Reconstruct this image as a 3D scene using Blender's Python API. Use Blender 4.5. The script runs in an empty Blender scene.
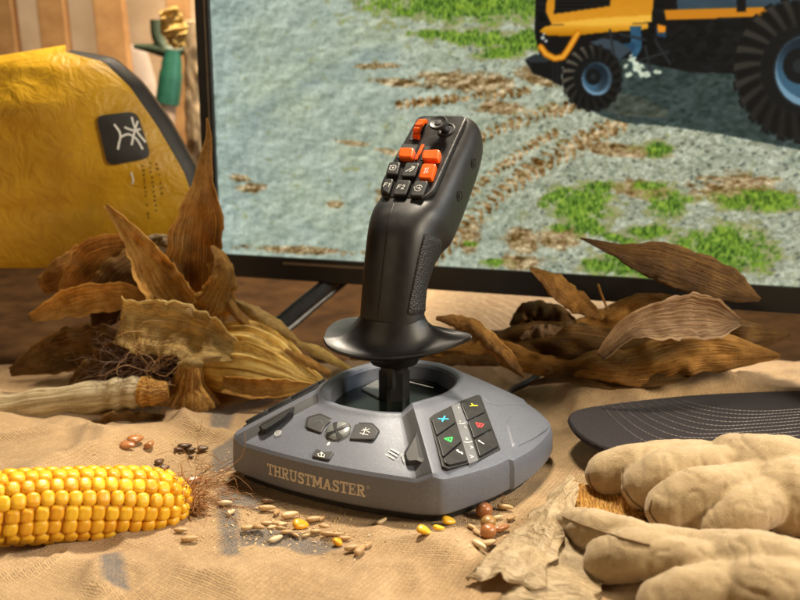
import bpy, bmesh, math, random
import numpy as np
from mathutils import Vector, Matrix
from mathutils.bvhtree import BVHTree
random.seed(7); rng = np.random.RandomState(7)
S = 0.01                                  # everything below is measured in centimetres
C = bpy.context.scene.collection
scene = bpy.context.scene
V = lambda *a: np.array(a, float)
# ---------------------------------------------------------------- camera, world, lamps, exposure
CAM = V(0, -55.64, 22.44); PITCH = math.radians(12.5); FOC = 900.0
cd = bpy.data.cameras.new('camera'); cam = bpy.data.objects.new('camera', cd); C.objects.link(cam)
cam.location = CAM*S; cam.rotation_euler = (math.pi/2-PITCH, 0, 0)
cd.lens = 36*FOC/800; cd.sensor_width = 36; cd.clip_start = .01; cd.clip_end = 50
cd.dof.use_dof = True; cd.dof.focus_distance = .525; cd.dof.aperture_fstop = 9.0
scene.camera = cam
w = bpy.data.worlds.new('World'); scene.world = w; w.use_nodes = True
w.node_tree.nodes['Background'].inputs[0].default_value = (1, .84, .66, 1)
w.node_tree.nodes['Background'].inputs[1].default_value = .022
def area(name, loc, target, size, watts, col, sy=None, spread=None):
    l = bpy.data.lights.new(name, 'AREA'); l.energy = watts; l.color = col; l.size = size*S
    if sy: l.shape = 'RECTANGLE'; l.size_y = sy*S
    o = bpy.data.objects.new(name, l); C.objects.link(o); o.location = V(*loc)*S
    o.rotation_euler = (Vector(target)-Vector(loc)).to_track_quat('-Z', 'Y').to_euler()
    if spread: l.spread = math.radians(spread)
    return o
area('key_softbox', (8, 41, 116), (-2, -4, 2), 18, 30.0, (1, .87, .68))
area('front_fill', (66, -34, 46), (-4, 2, 5), 22, 7.0, (1, .86, .64))
area('left_fill', (-60, -60, 40), (-4, 4, 6), 40, 1.1, (1, .78, .50))
area('rim_softbox', (70, 6, 34), (2, 2, 12), 26, 4.0, (.80, .90, 1), 40)
area('backdrop_lamp', (-14, 62, 80), (-8, 84, 10), 22, 6.0, (1, .78, .55), 60, 100)
scene.view_settings.view_transform = 'Standard'; scene.view_settings.look = 'None'
scene.view_settings.exposure = 0; scene.view_settings.gamma = 1
# ---------------------------------------------------------------- measuring helpers
Fv = V(0, math.cos(PITCH), -math.sin(PITCH)); Uv = V(0, math.sin(PITCH), math.cos(PITCH)); Rv = V(1, 0, 0)
def ray(px, py): return Fv+Rv*((px-400)/FOC)-Uv*((py-300)/FOC)
def atz(px, py, z=0): d = ray(px, py); return CAM+d*((z-CAM[2])/d[2])
def aty(px, py, y): d = ray(px, py); return CAM+d*((y-CAM[1])/d[1])
def onpl(px, py, P, n): d = ray(px, py); return CAM+d*(((P-CAM)@n)/(d@n))
YAW = math.radians(-27.3); cy_, sy_ = math.cos(YAW), math.sin(YAW); ORG = V(-.24, -.5, 0)
def W(x, y, z=0): return V(ORG[0]+cy_*x-sy_*y, ORG[1]+sy_*x+cy_*y, z)       # joystick frame -> world
def WD(x, y, z=0): return V(cy_*x-sy_*y, sy_*x+cy_*y, z)
nz = lambda v: v/np.linalg.norm(v)
# ---------------------------------------------------------------- mesh helpers
class MB:
    flat = False
    def __init__(s): s.v = []; s.f = []; s.uv = {}
    def add(s, vs, fs):
        b = len(s.v); s.v += [tuple(map(float, v)) for v in vs]; s.f += [tuple(i+b for i in f) for f in fs]; return b
    def grid(s, P, cu=False, cv=False, uv=True):     # P[i][j] -> quads
        n, m = len(P), len(P[0]); b = len(s.v)
        for i in range(n):
            for j in range(m):
                if uv: s.uv[len(s.v)] = (i/max(1, n-1), j/max(1, m-1))
                s.v.append(tuple(map(float, P[i][j])))
        for i in range(n if cu else n-1):
            for j in range(m if cv else m-1):
                i2, j2 = (i+1) % n, (j+1) % m
                s.f.append((b+i*m+j, b+i2*m+j, b+i2*m+j2, b+i*m+j2))
        return b
    def fan(s, idx, flip=False): s.f.append(tuple(idx[::-1] if flip else idx))
    def build(s, name, mat, parent=None, org=None, angle=35, solid=0, sub=0, recalc=True, loc=None):
        if s.flat: angle = min(angle, 14)
        o_ = V(0, 0, 0) if org is None else V(*org)
        if parent is not None and org is None: o_ = V(*parent['_o'])
        me = bpy.data.meshes.new(name)
        me.from_pydata([((x-o_[0])*S, (y-o_[1])*S, (z-o_[2])*S) for x, y, z in s.v], [], s.f)
        bm = bmesh.new(); bm.from_mesh(me)
        if s.uv:
            l = bm.loops.layers.uv.new('UVMap'); bm.verts.ensure_lookup_table()
            for f in bm.faces:
                for lp in f.loops: lp[l].uv = s.uv.get(lp.vert.index, (0, 0))
        if recalc: bmesh.ops.recalc_face_normals(bm, faces=bm.faces)
        cca = math.cos(math.radians(angle)); bm.normal_update()
        for f in bm.faces: f.smooth = True
        for e in bm.edges:
            if len(e.link_faces) == 2 and e.link_faces[0].normal.dot(e.link_faces[1].normal) < cca: e.smooth = False
        bm.to_mesh(me); bm.free()
        if mat: me.materials.append(mat)
        o = bpy.data.objects.new(name, me); C.objects.link(o)
        o['_o'] = tuple(o_)
        if parent is not None:
            o.parent = parent
            po = V(*parent['_o']); o.location = (o_-po)*S
        else: o.location = o_*S
        if sub:
            m = o.modifiers.new('sub', 'SUBSURF'); m.levels = m.render_levels = sub
        if solid:
            m = o.modifiers.new('solid', 'SOLIDIFY'); m.thickness = solid*S; m.offset = 0
        return o
def tag(o, label=None, cat=None, group=None, kind=None):
    for k, v in (('label', label), ('category', cat), ('group', group), ('kind', kind)):
        if v: o[k] = v
    return o
def thing(name, org, label, cat, group=None):
    o = bpy.data.objects.new(name, None); C.objects.link(o); o.location = V(*org)*S; o['_o'] = tuple(map(float, org))
    o.empty_display_size = .02
    return tag(o, label, cat, group)
def cr(pts, n):                            # Catmull-Rom through points, n samples per segment
    P = [np.array(p, float) for p in pts]; out = []
    for i in range(len(P)-1):
        a = P[i-1] if i else 2*P[0]-P[1]; b, c = P[i], P[i+1]; d = P[i+2] if i+2 < len(P) else 2*P[-1]-P[-2]
        for k in range(n):
            t = k/n
            out.append(.5*(2*b+(c-a)*t+(2*a-5*b+4*c-d)*t*t+(3*b-a-3*c+d)*t**3))
    out.append(P[-1]); return out
def rs(pts, n):                            # resample a smooth curve to n points
    q = np.array(cr(pts, 24)); L = np.r_[0, np.cumsum(np.linalg.norm(np.diff(q, axis=0), axis=1))]
    t = np.linspace(0, L[-1], n); return [np.array([np.interp(u, L, q[:, k]) for k in range(q.shape[1])]) for u in t]
def tube(mb, pts, r, n=8, cap=True):
    P = [np.array(p, float) for p in pts]; rr = r if hasattr(r, '__len__') else [r]*len(P)
    up = V(0, 0, 1); rows = []; pu = None
    for i, p in enumerate(P):
        t = nz(P[min(i+1, len(P)-1)]-P[max(i-1, 0)])
        a = up if pu is None else pu
        if abs(a@t) > .98: a = V(1, 0, .1)
        u = nz(a-t*(a@t)); pu = u; v = np.cross(t, u)
        rows.append([p+rr[i]*(math.cos(2*math.pi*k/n)*u+math.sin(2*math.pi*k/n)*v) for k in range(n)])
    b = mb.grid(rows, cv=True)
    if cap: mb.fan(list(range(b, b+n))); mb.fan(list(range(b+(len(P)-1)*n, b+len(P)*n)), True)
def roundp(pts, r, n=5):                   # round the corners of a 2D polygon
    out = []; m = len(pts)
    for i in range(m):
        p = np.array(pts[i], float); a = np.array(pts[i-1], float); b = np.array(pts[(i+1) % m], float)
        rr = r[i] if hasattr(r, '__len__') else r
        rr = min(rr, .45*np.linalg.norm(a-p), .45*np.linalg.norm(b-p))
        if rr < 1e-4: out.append(p); continue
        s, e = p+nz(a-p)*rr, p+nz(b-p)*rr
        for k in range(n+1):
            t = k/n; out.append((1-t)**2*s+2*t*(1-t)*p+t*t*e)
    return out
def insetp(pts, d):
    P = [np.array(p, float) for p in pts]; A = sum(P[i-1][0]*P[i][1]-P[i][0]*P[i-1][1] for i in range(len(P)))
    sg = 1 if A > 0 else -1; out = []
    for i in range(len(P)):
        a, p, b = P[i-1], P[i], P[(i+1) % len(P)]
        e1 = p-a; e2 = b-p
        if np.linalg.norm(e1) < 1e-9 or np.linalg.norm(e2) < 1e-9: out.append(p); continue
        e1 = nz(e1); e2 = nz(e2)
        n1 = sg*V(-e1[1], e1[0]); n2 = sg*V(-e2[1], e2[0]); m = n1+n2; q = max(.35, m@m/2)
        out.append(p+d*m/q)
    return out
class Fr:                                  # a plane to draw on
    def __init__(s, o, ux, n): s.o = np.array(o, float); s.n = nz(n); s.ux = nz(ux-s.n*(ux@s.n)); s.uy = np.cross(s.n, s.ux)
    def p(s, a, b, h=0): return s.o+s.ux*a+s.uy*b+s.n*h
    def px(s, pts, h=0):
        r = []
        for x, y in pts:
            q = onpl(x, y, s.o+s.n*h, s.n)-s.o; r.append(V(q@s.ux, q@s.uy))
        return r
def plate(mb, fr, poly, h0, h1, ch=.04, dish=0):
    rings = [(poly, h0), (poly, h1-ch), (insetp(poly, ch*.35), h1-ch*.3), (insetp(poly, ch), h1)]
    n = len(poly); b0 = len(mb.v)
    for pl, h in rings: mb.add([fr.p(q[0], q[1], h) for q in pl], [])
    for r in range(3):
        for i in range(n): mb.f.append((b0+r*n+i, b0+r*n+(i+1) % n, b0+(r+1)*n+(i+1) % n, b0+(r+1)*n+i))
    mb.flat = True; mb.f.append(tuple(range(b0+3*n, b0+4*n)))
    mb.f.append(tuple(range(b0+n-1, b0-1, -1)))
_st = [0]
def stroke(mb, fr, pts, wd, h, closed=False):  # a flat drawn line with square joints, 0.03 mm proud
    P = [np.array(p, float) for p in pts]
    if closed: P = P+[P[0]]
    for a, b in zip(P[:-1], P[1:]):
        if np.linalg.norm(b-a) < 1e-6: continue
        t = nz(b-a); n = V(-t[1], t[0])*wd/2; a2, b2 = a-t*wd*.3, b+t*wd*.3
        _st[0] = (_st[0]+1) % 17; hh = h+_st[0]*.0006
        q = [a2-n, b2-n, b2+n, a2+n]
        mb.add([fr.p(x[0], x[1], hh) for x in q], [(0, 1, 2, 3)])
def arc(cx, cy, rx, ry, a0, a1, n=12): return [V(cx+rx*math.cos(math.radians(a0+(a1-a0)*k/n)), cy+ry*math.sin(math.radians(a0+(a1-a0)*k/n))) for k in range(n+1)]
def ngon(cx, cy, rx, ry=None, n=28, rot=0):
    ry = ry or rx; c, s = math.cos(rot), math.sin(rot)
    return [V(cx+c*rx*math.cos(2*math.pi*k/n)-s*ry*math.sin(2*math.pi*k/n), cy+s*rx*math.cos(2*math.pi*k/n)+c*ry*math.sin(2*math.pi*k/n)) for k in range(n)]
def bvh_of(mb): return BVHTree.FromPolygons([Vector(v) for v in mb.v], mb.f)
def hit(bvh, px, py):
    d = nz(ray(px, py)); r = bvh.ray_cast(Vector(CAM), Vector(d))
    if r[0] is None: return None
    n = V(*r[1]); n = -n if n@d > 0 else n
    return V(*r[0]), n
# value noise in numpy
_perm = rng.rand(64, 64, 64)
def vn(x, y, z=0.0):
    x, y, z = np.broadcast_arrays(np.asarray(x, float), np.asarray(y, float), np.asarray(z, float))
    xi, yi, zi = np.floor(x).astype(int), np.floor(y).astype(int), np.floor(z).astype(int)
    f = lambda t: t*t*(3-2*t); u, v, q = f(x-xi), f(y-yi), f(z-zi); g = lambda a, b, c: _perm[a % 64, b % 64, c % 64]
    l = lambda a, b, t: a+(b-a)*t
    return 2*l(l(l(g(xi, yi, zi), g(xi+1, yi, zi), u), l(g(xi, yi+1, zi), g(xi+1, yi+1, zi), u), v),
             l(l(g(xi, yi, zi+1), g(xi+1, yi, zi+1), u), l(g(xi, yi+1, zi+1), g(xi+1, yi+1, zi+1), u), v), q)-1
# ---------------------------------------------------------------- materials
class NT:
    def __init__(s, name):
        s.m = bpy.data.materials.new(name); s.m.use_nodes = True; s.t = s.m.node_tree; s.N = s.t.nodes; s.L = s.t.links
        s.b = s.N['Principled BSDF']; s.out = s.N['Material Output']
    def n(s, typ, **k):
        x = s.N.new(typ)
        for a, b in k.items(): setattr(x, a, b)
        return x
    def set(s, sock, v):
        if v is None: return
        if hasattr(v, 'is_linked') or hasattr(v, 'links'): s.L.new(v, sock)
        else: sock.default_value = v
    def math(s, op, a, b=None, c=None, clamp=False):
        x = s.n('ShaderNodeMath', operation=op, use_clamp=clamp); s.set(x.inputs[0], a); s.set(x.inputs[1], b); s.set(x.inputs[2], c); return x.outputs[0]
    def coord(s, kind='Object', scale=(100, 100, 100), loc=(0, 0, 0), rot=(0, 0, 0)):
        t = s.n('ShaderNodeTexCoord'); m = s.n('ShaderNodeMapping'); s.L.new(t.outputs[kind], m.inputs[0])
        m.inputs['Scale'].default_value = scale; m.inputs['Location'].default_value = loc; m.inputs['Rotation'].default_value = rot; return m.outputs[0]
    def noise(s, vec, scale, det=4, rough=.55, dist=0):
        x = s.n('ShaderNodeTexNoise'); s.L.new(vec, x.inputs['Vector']); x.inputs['Scale'].default_value = scale
        x.inputs['Detail'].default_value = det; x.inputs['Roughness'].default_value = rough; x.inputs['Distortion'].default_value = dist; return x.outputs[0]
    def vor(s, vec, scale, out='Distance', feature='F1'):
        x = s.n('ShaderNodeTexVoronoi', feature=feature); s.L.new(vec, x.inputs['Vector']); x.inputs['Scale'].default_value = scale; return x.outputs[out]
    def ramp(s, fac, stops):
        x = s.n('ShaderNodeValToRGB'); s.L.new(fac, x.inputs[0]); e = x.color_ramp.elements
        while len(e) < len(stops): e.new(.5)
        for i, (p, c) in enumerate(stops):
            e[i].position = p; e[i].color = (*(c if hasattr(c, '__len__') else (c, c, c)), 1)
        return x.outputs[0]
    def mix(s, f, a, b, typ='MIX'):
        x = s.n('ShaderNodeMix', data_type='RGBA', blend_type=typ); s.set(x.inputs[0], f)
        for i, v in ((6, a), (7, b)):
            if isinstance(v, tuple): x.inputs[i].default_value = (*v[:3], 1)
            else: s.L.new(v, x.inputs[i])
        return x.outputs[2]
    def mr(s, v, a, b, c=0., d=1.):
        x = s.n('ShaderNodeMapRange', clamp=True); s.L.new(v, x.inputs[0])
        for i, q in enumerate((a, b, c, d)): x.inputs[i+1].default_value = q
        return x.outputs[0]
    def bump(s, h, strength, dist):
        x = s.n('ShaderNodeBump'); s.L.new(h, x.inputs['Height']); x.inputs['Strength'].default_value = strength; x.inputs['Distance'].default_value = dist*S
        s.L.new(x.outputs[0], s.b.inputs['Normal']); return x
    def col(s, v): s.set(s.b.inputs['Base Color'], (*v, 1) if isinstance(v, tuple) else v)
    def rough(s, v): s.set(s.b.inputs['Roughness'], v)
def plastic(name, c, rough=.4, bump=.0, bs=60, metal=0, coat=0, var=.12, spec=.5):
    t = NT(name); v = t.coord(); n = t.noise(v, 1.2, 5); f = t.noise(v, bs, 2)
    t.col(t.mix(t.mr(n, .3, .7, 0, 1), tuple(x*(1-var) for x in c), tuple(min(1, x*(1+var)) for x in c)))
    t.rough(t.mr(n, .3, .7, rough*.88, rough*1.15)); t.b.inputs['Metallic'].default_value = metal
    t.b.inputs['Coat Weight'].default_value = coat; t.b.inputs['Coat Roughness'].default_value = .15
    t.b.inputs['Specular IOR Level'].default_value = spec
    if bump: t.bump(f, bump, .02)
    return t.m
def paint(name, c):
    t = NT(name); v = t.coord(); n = t.noise(v, .6, 5); sp = t.vor(v, 38, 'Color'); g = t.n('ShaderNodeSeparateColor'); t.L.new(sp, g.inputs[0])
    base = t.mix(n, tuple(x*.9 for x in c), tuple(x*1.1 for x in c)); 
    t.col(t.mix(t.mr(g.outputs[0], .82, 1., 0, .35), base, tuple(min(1, x*2.6) for x in c)))
    t.rough(t.mr(g.outputs[1], 0, 1, .44, .58)); t.b.inputs['Metallic'].default_value = .2
    t.bump(t.noise(v, 40, 2), .08, .02); return t.m
M = {}
M['body'] = paint('grey_metallic_paint', (.136, .147, .182))
M['ridge_strip'] = paint('dark_ridge_strip', (.055, .055, .06))  # darker tone for the two sloping strips beside the centre panel
M['dark'] = plastic('dark_underside_plastic', (.012, .012, .013), .5, .1)
M['grip'] = plastic('satin_black_plastic', (.015, .014, .0145), .43, .14, 45, var=.1)
M['gloss'] = plastic('gloss_black_plastic', (.020, .018, .018), .30)
M['well'] = plastic('smoky_well_plastic', (.006, .009, .007), .16, spec=.25)
M['key'] = plastic('button_plastic', (.013, .013, .014), .46, .1)
M['keysat'] = plastic('grey_button_plastic', (.050, .049, .052), .46, .1)
M['orange'] = plastic('orange_plastic', (.90, .115, .006), .32, .04, spec=.3)
M['trim'] = plastic('bright_trim', (.55, .54, .53), .28, metal=.9)
M['strip'] = plastic('light_grey_strip', (.15, .155, .17), .5)
M['white'] = plastic('white_print', (.78, .77, .74), .5)
M['logo'] = plastic('silver_print', (.60, .54, .45), .45)
M['silver'] = plastic('silver_button', (.24, .25, .25), .38, metal=.4)
for k, c in dict(blue=(.04, .5, .75), yellow=(.8, .75, .03), green=(.04, .72, .12), red=(.8, .04, .04)).items(): M['p_'+k] = plastic(k+'_print', c, .5)
t = NT('textured_rubber'); v = t.coord(); t.col((.013, .012, .012)); t.rough(.5)
t.bump(t.vor(v, 9, 'Distance'), .9, .05); M['rubber'] = t.m
M['screw'] = plastic('black_screw', (.02, .02, .02), .2)
M['tvframe'] = plastic('tv_frame_plastic', (.014, .012, .011), .35, .06)
M['tvedge'] = plastic('tv_edge_strip', (.16, .11, .07), .4)
M['leg'] = plastic('tv_leg_metal', (.02, .02, .022), .35)

def husk(name, dark, mid, light, stripes=26, spots=.35):
    t = NT(name); tc = t.n('ShaderNodeTexCoord'); mp = t.n('ShaderNodeMapping'); t.L.new(tc.outputs['UV'], mp.inputs[0])
    mp.inputs['Scale'].default_value = (2.2, stripes, 1); uv = mp.outputs[0]; ob = t.coord(loc=(3, 7, 1))
    st = t.noise(uv, 1.6, 6, .6, .25); big = t.noise(ob, .55, 5, .6); fine = t.noise(ob, 6, 4)
    mp2 = t.n('ShaderNodeMapping'); t.L.new(tc.outputs['UV'], mp2.inputs[0]); mp2.inputs['Scale'].default_value = (1, stripes*2.2, 1)
    vein = t.noise(mp2.outputs[0], 1.5, 3, .5)
    c = t.ramp(t.math('ADD', t.math('MULTIPLY', st, .6), t.math('MULTIPLY', big, .55)), [(.42, dark), (.55, mid), (.70, light)])
    su = t.n('ShaderNodeSeparateXYZ'); t.L.new(tc.outputs['UV'], su.inputs[0]); mp3 = t.n('ShaderNodeMapping'); t.L.new(tc.outputs['UV'], mp3.inputs[0]); mp3.inputs['Scale'].default_value = (3, 9, 1)
    ph = t.math('MULTIPLY_ADD', su.outputs[1], 6.2832*stripes*.62, t.math('MULTIPLY', t.noise(mp3.outputs[0], 1.4, 3), 16.)); line = t.math('SINE', ph)
    c = t.mix(t.mr(line, .35, .95, 0, .62), c, dark); c = t.mix(t.mr(line, -.5, -1., 0, .4), c, light)
    ed = t.math('ABSOLUTE', t.math('SUBTRACT', su.outputs[1], .5)); c = t.mix(t.mr(ed, .44, .5, 0, .55), c, tuple(min(1, x*1.15) for x in light))
    sp = t.mr(t.noise(ob, 2.3, 5, .7), .60, .72, 0, spots)
    c = t.mix(sp, c, tuple(x*.35 for x in dark)); c = t.mix(t.mr(fine, .35, .7, 0, .25), c, tuple(x*1.2 for x in light))
    t.col(c); t.rough(t.mr(fine, .3, .7, .42, .62)); t.b.inputs['Specular IOR Level'].default_value = .35
    h = t.math('MULTIPLY_ADD', line, -.28, t.math('ADD', t.math('MULTIPLY', vein, .7), t.math('MULTIPLY', st, .5))); t.bump(h, .9, .12)
    tr = t.n('ShaderNodeBsdfTranslucent'); t.L.new(c, tr.inputs[0]); mx = t.n('ShaderNodeMixShader'); mx.inputs[0].default_value = .36
    t.L.new(t.b.outputs[0], mx.inputs[1]); t.L.new(tr.outputs[0], mx.inputs[2]); t.L.new(mx.outputs[0], t.out.inputs[0])
    return t.m
M['h_brown'] = husk('dry_brown_leaf', (.11, .038, .005), (.42, .175, .025), (.78, .42, .105), 34, .6)
M['h_amber'] = husk('amber_husk', (.19, .068, .008), (.56, .25, .036), (.88, .54, .15), 30, .4)
M['h_straw'] = husk('straw_husk', (.30, .145, .026), (.70, .44, .115), (.92, .70, .30), 40, .2)
M['h_gold'] = husk('golden_husk', (.30, .155, .024), (.74, .47, .105), (.95, .74, .28), 40, .15)
M['h_dark'] = husk('dark_dead_leaf', (.045, .018, .004), (.16, .072, .016), (.36, .19, .052), 34, .5)
M['h_pink'] = husk('pale_pinkish_husk', (.17, .085, .036), (.34, .19, .09), (.50, .33, .18), 18, .2)
M['h_pale'] = husk('pale_papery_husk', (.36, .25, .13), (.50, .37, .21), (.62, .49, .31), 8, .3)
M['h_cream'] = husk('cream_stalk', (.34, .24, .11), (.60, .48, .28), (.75, .64, .43), 14, .1)
t = NT('corn_silk_fibre'); t.col((.36, .165, .05)); t.rough(.5); M['silk'] = t.m
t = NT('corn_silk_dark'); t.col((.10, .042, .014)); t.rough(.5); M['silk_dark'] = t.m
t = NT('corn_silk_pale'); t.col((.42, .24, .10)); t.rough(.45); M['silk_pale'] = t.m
M['kcore'] = None
t = NT('cob_core_amber'); t.col((.50, .21, .012)); t.rough(.6); M['kcore'] = t.m
t = NT('kernel_skin'); v = t.coord('Object', (100, 100, 100)); oi = t.n('ShaderNodeObjectInfo')
c = t.mix(oi.outputs['Random'], (.72, .30, .006), (.88, .52, .022)); c = t.mix(t.mr(t.noise(v, 3, 3), .4, .7, 0, .5), c, (.90, .60, .06))
t.col(c); t.rough(.36); t.b.inputs['Subsurface Weight'].default_value = .25; t.b.inputs['Subsurface Radius'].default_value = (.004, .0018, .0004); t.b.inputs['Subsurface Scale'].default_value = .5; M['kernel'] = t.m
def seedmat(name, a, b, rough=.45):
    t = NT(name); v = t.coord('Object', (100, 100, 100)); oi = t.n('ShaderNodeObjectInfo'); q = t.n('ShaderNodeMapping'); t.L.new(v, q.inputs[0]); q.inputs['Scale'].default_value = (1, 7, 7)
    n = t.noise(q.outputs[0], 1.6, 4); c = t.mix(t.mr(t.math('ADD', n, t.math('MULTIPLY', oi.outputs['Random'], .3)), .4, .9), a, b); t.col(c); t.rough(rough); t.bump(n, .4, .03); return t.m
M['grain'] = seedmat('grain_husk', (.36, .20, .075), (.68, .48, .25)); M['palegrain'] = seedmat('pale_grain_husk', (.5, .36, .19), (.74, .60, .40))
M['bean'] = seedmat('reddish_bean_skin', (.26, .085, .026), (.46, .20, .075), .2); M['olive'] = seedmat('olive_bean_skin', (.26, .13, .035), (.38, .22, .07), .25); M['darkseed'] = seedmat('dark_seed_skin', (.06, .03, .014), (.16, .085, .04), .4)

# burlap, with the faded print of a sack on it
def polymask(t, vec, poly, soft=.2):
    sep = t.n('ShaderNodeSeparateXYZ'); t.L.new(vec, sep.inputs[0]); P = [V(*p[:2]) for p in poly]
    A = sum(P[i-1][0]*P[i][1]-P[i][0]*P[i-1][1] for i in range(len(P))); sg = 1 if A > 0 else -1; acc = None
    for i in range(len(P)):
        a, b = P[i], P[(i+1) % len(P)]; e = nz(b-a); n = sg*V(-e[1], e[0]); d = -(n@a)
        x = t.math('MULTIPLY_ADD', sep.outputs[0], float(n[0]), t.math('MULTIPLY_ADD', sep.outputs[1], float(n[1]), float(d)))
        acc = x if acc is None else t.math('MINIMUM', acc, x)
    return t.mr(acc, -soft, soft)
def weave(t, v, period):
    k = 2*math.pi/period; d = t.n('ShaderNodeVectorMath', operation='ADD'); nn = t.n('ShaderNodeTexNoise'); t.L.new(v, nn.inputs['Vector']); nn.inputs['Scale'].default_value = 1.3; nn.inputs['Detail'].default_value = 5
    sc = t.n('ShaderNodeVectorMath', operation='SCALE'); t.L.new(nn.outputs['Color'], sc.inputs[0]); sc.inputs['Scale'].default_value = .16
    t.L.new(v, d.inputs[0]); t.L.new(sc.outputs[0], d.inputs[1]); sp = t.n('ShaderNodeSeparateXYZ'); t.L.new(d.outputs[0], sp.inputs[0])
    a = t.math('SINE', t.math('MULTIPLY', sp.outputs[0], k)); b = t.math('SINE', t.math('MULTIPLY', sp.outputs[1], k))
    th = t.math('MAXIMUM', t.math('MULTIPLY', a, t.math('SIGN', t.math('SINE', t.math('MULTIPLY', sp.outputs[1], k/2)))), t.math('MULTIPLY', b, t.math('SIGN', t.math('SINE', t.math('MULTIPLY', sp.outputs[0], k/2)))))
    return t.math('MULTIPLY_ADD', t.math('ADD', a, b), .35, t.math('MULTIPLY', th, .5))
def burlap(name, polys=(), a=(.37, .232, .115), b=(.56, .382, .205), rot=.5):
    t = NT(name); v = t.coord(rot=(0, 0, rot)); v0 = t.coord(); wv = weave(t, v, .125); big = t.noise(v0, .16, 5, .6); thr = t.noise(v0, 2.6, 4, .7)
    c = t.mix(t.mr(big, .3, .7), a, b); c = t.mix(t.mr(wv, -.9, .5, .55, 0), c, tuple(x*.45 for x in a)); c = t.mix(t.mr(thr, .45, .75, 0, .4), c, tuple(min(1, x*1.3) for x in b))
    if polys:
        acc = None
        nn = t.n('ShaderNodeTexNoise'); t.L.new(v0, nn.inputs['Vector']); nn.inputs['Scale'].default_value = 2.5; nn.inputs['Detail'].default_value = 4
        sc = t.n('ShaderNodeVectorMath', operation='MULTIPLY_ADD'); t.L.new(nn.outputs['Color'], sc.inputs[0]); sc.inputs[1].default_value = (.5, .5, 0); t.L.new(v0, sc.inputs[2])
        for p in polys:
            m = polymask(t, sc.outputs[0], [(q[0]+.25, q[1]+.25) for q in p]); acc = m if acc is None else t.math('MAXIMUM', acc, m)
        ink = t.math('MULTIPLY', acc, t.mr(t.noise(v0, 5, 4, .7), .30, .55, .55, .95)); c = t.mix(ink, c, t.mix(t.mr(wv, -.6, .6), (.07, .062, .060), (.20, .175, .155)))
    t.col(c); t.rough(.85); t.b.inputs['Specular IOR Level'].default_value = .15
    t.b.inputs['Sheen Weight'].default_value = .15
    t.bump(t.math('ADD', t.math('MULTIPLY', wv, .6), t.math('MULTIPLY', thr, 1.2)), .8, .07); return t.m
G = lambda *q: [atz(x, y, 0) for x, y in q]
prints = [G((217, 484), (238, 487), (240, 560), (221, 561)), G((217, 484), (262, 500), (262, 512), (222, 500)), G((238, 527), (262, 526), (345, 549), (322, 556), (238, 545)),
          G((211, 447), (236, 436), (240, 470), (212, 471)), G((211, 411), (240, 400), (229, 431), (211, 433)), G((236, 402), (290, 393), (262, 407), (232, 413)), G((100, 560), (120, 555), (130, 600), (105, 600))]
M['burlap'] = burlap('burlap_sacking', prints)
def plainmat(name, a, b, sc=.5, rough=.7, bs=8, bump=.3):
    t = NT(name); v = t.coord(); t.col(t.mix(t.mr(t.noise(v, sc, 6, .6), .35, .65), a, b)); t.rough(rough); t.bump(t.noise(v, bs, 5, .7), bump, .1); return t.m
M['wood'] = plainmat('shade_dark_wood', (.020, .010, .004), (.048, .024, .009), .3)  # wood made near-black, its colour standing in for shade behind the television
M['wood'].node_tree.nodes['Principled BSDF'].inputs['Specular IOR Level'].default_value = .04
t = NT('cream_suede'); v = t.coord(); n = t.noise(v, .8, 6, .65); f = t.noise(v, 9, 5, .75); g = t.noise(v, 30, 3, .7)
c = t.mix(t.mr(n, .35, .65), (.40, .285, .155), (.51, .38, .22)); c = t.mix(t.mr(f, .42, .7, 0, .5), c, (.55, .42, .25)); c = t.mix(t.mr(t.noise(v, 1.7, 4), .58, .74, 0, .35), c, (.25, .155, .07))
t.col(c); t.rough(.9); t.b.inputs['Specular IOR Level'].default_value = .1; t.b.inputs['Sheen Weight'].default_value = .35; t.b.inputs['Sheen Roughness'].default_value = .4
t.bump(t.math('ADD', f, t.math('MULTIPLY', g, .6)), .7, .08); M['suede'] = t.m
t = NT('cap_twill'); v = t.coord(rot=(0, 0, .3)); wv = weave(t, v, .09); n = t.noise(v, 1.5, 5)
t.col(t.mix(t.mr(wv, -.8, .8), (.016, .0125, .0145), (.055, .046, .050))); t.rough(.9); t.b.inputs['Sheen Weight'].default_value = .03; t.b.inputs['Specular IOR Level'].default_value = .12; t.bump(t.math('ADD', wv, n), .7, .05); M['twill'] = t.m
M['thread'] = plainmat('stitch_thread', (.20, .185, .18), (.32, .29, .28), 3)
t = NT('yellow_sack_print'); v = t.coord(); t.col(t.mix(t.mr(t.noise(v, .35, 5, .6), .3, .7), (.46, .24, .006), (.60, .345, .014))); t.rough(.45)
t.bump(t.noise(v, .5, 4, .6, 1.2), .5, .6); M['yellow'] = t.m
M['blackbag'] = plainmat('black_sack_edge', (.008, .006, .005), (.018, .015, .013), .6, .5)
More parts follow.
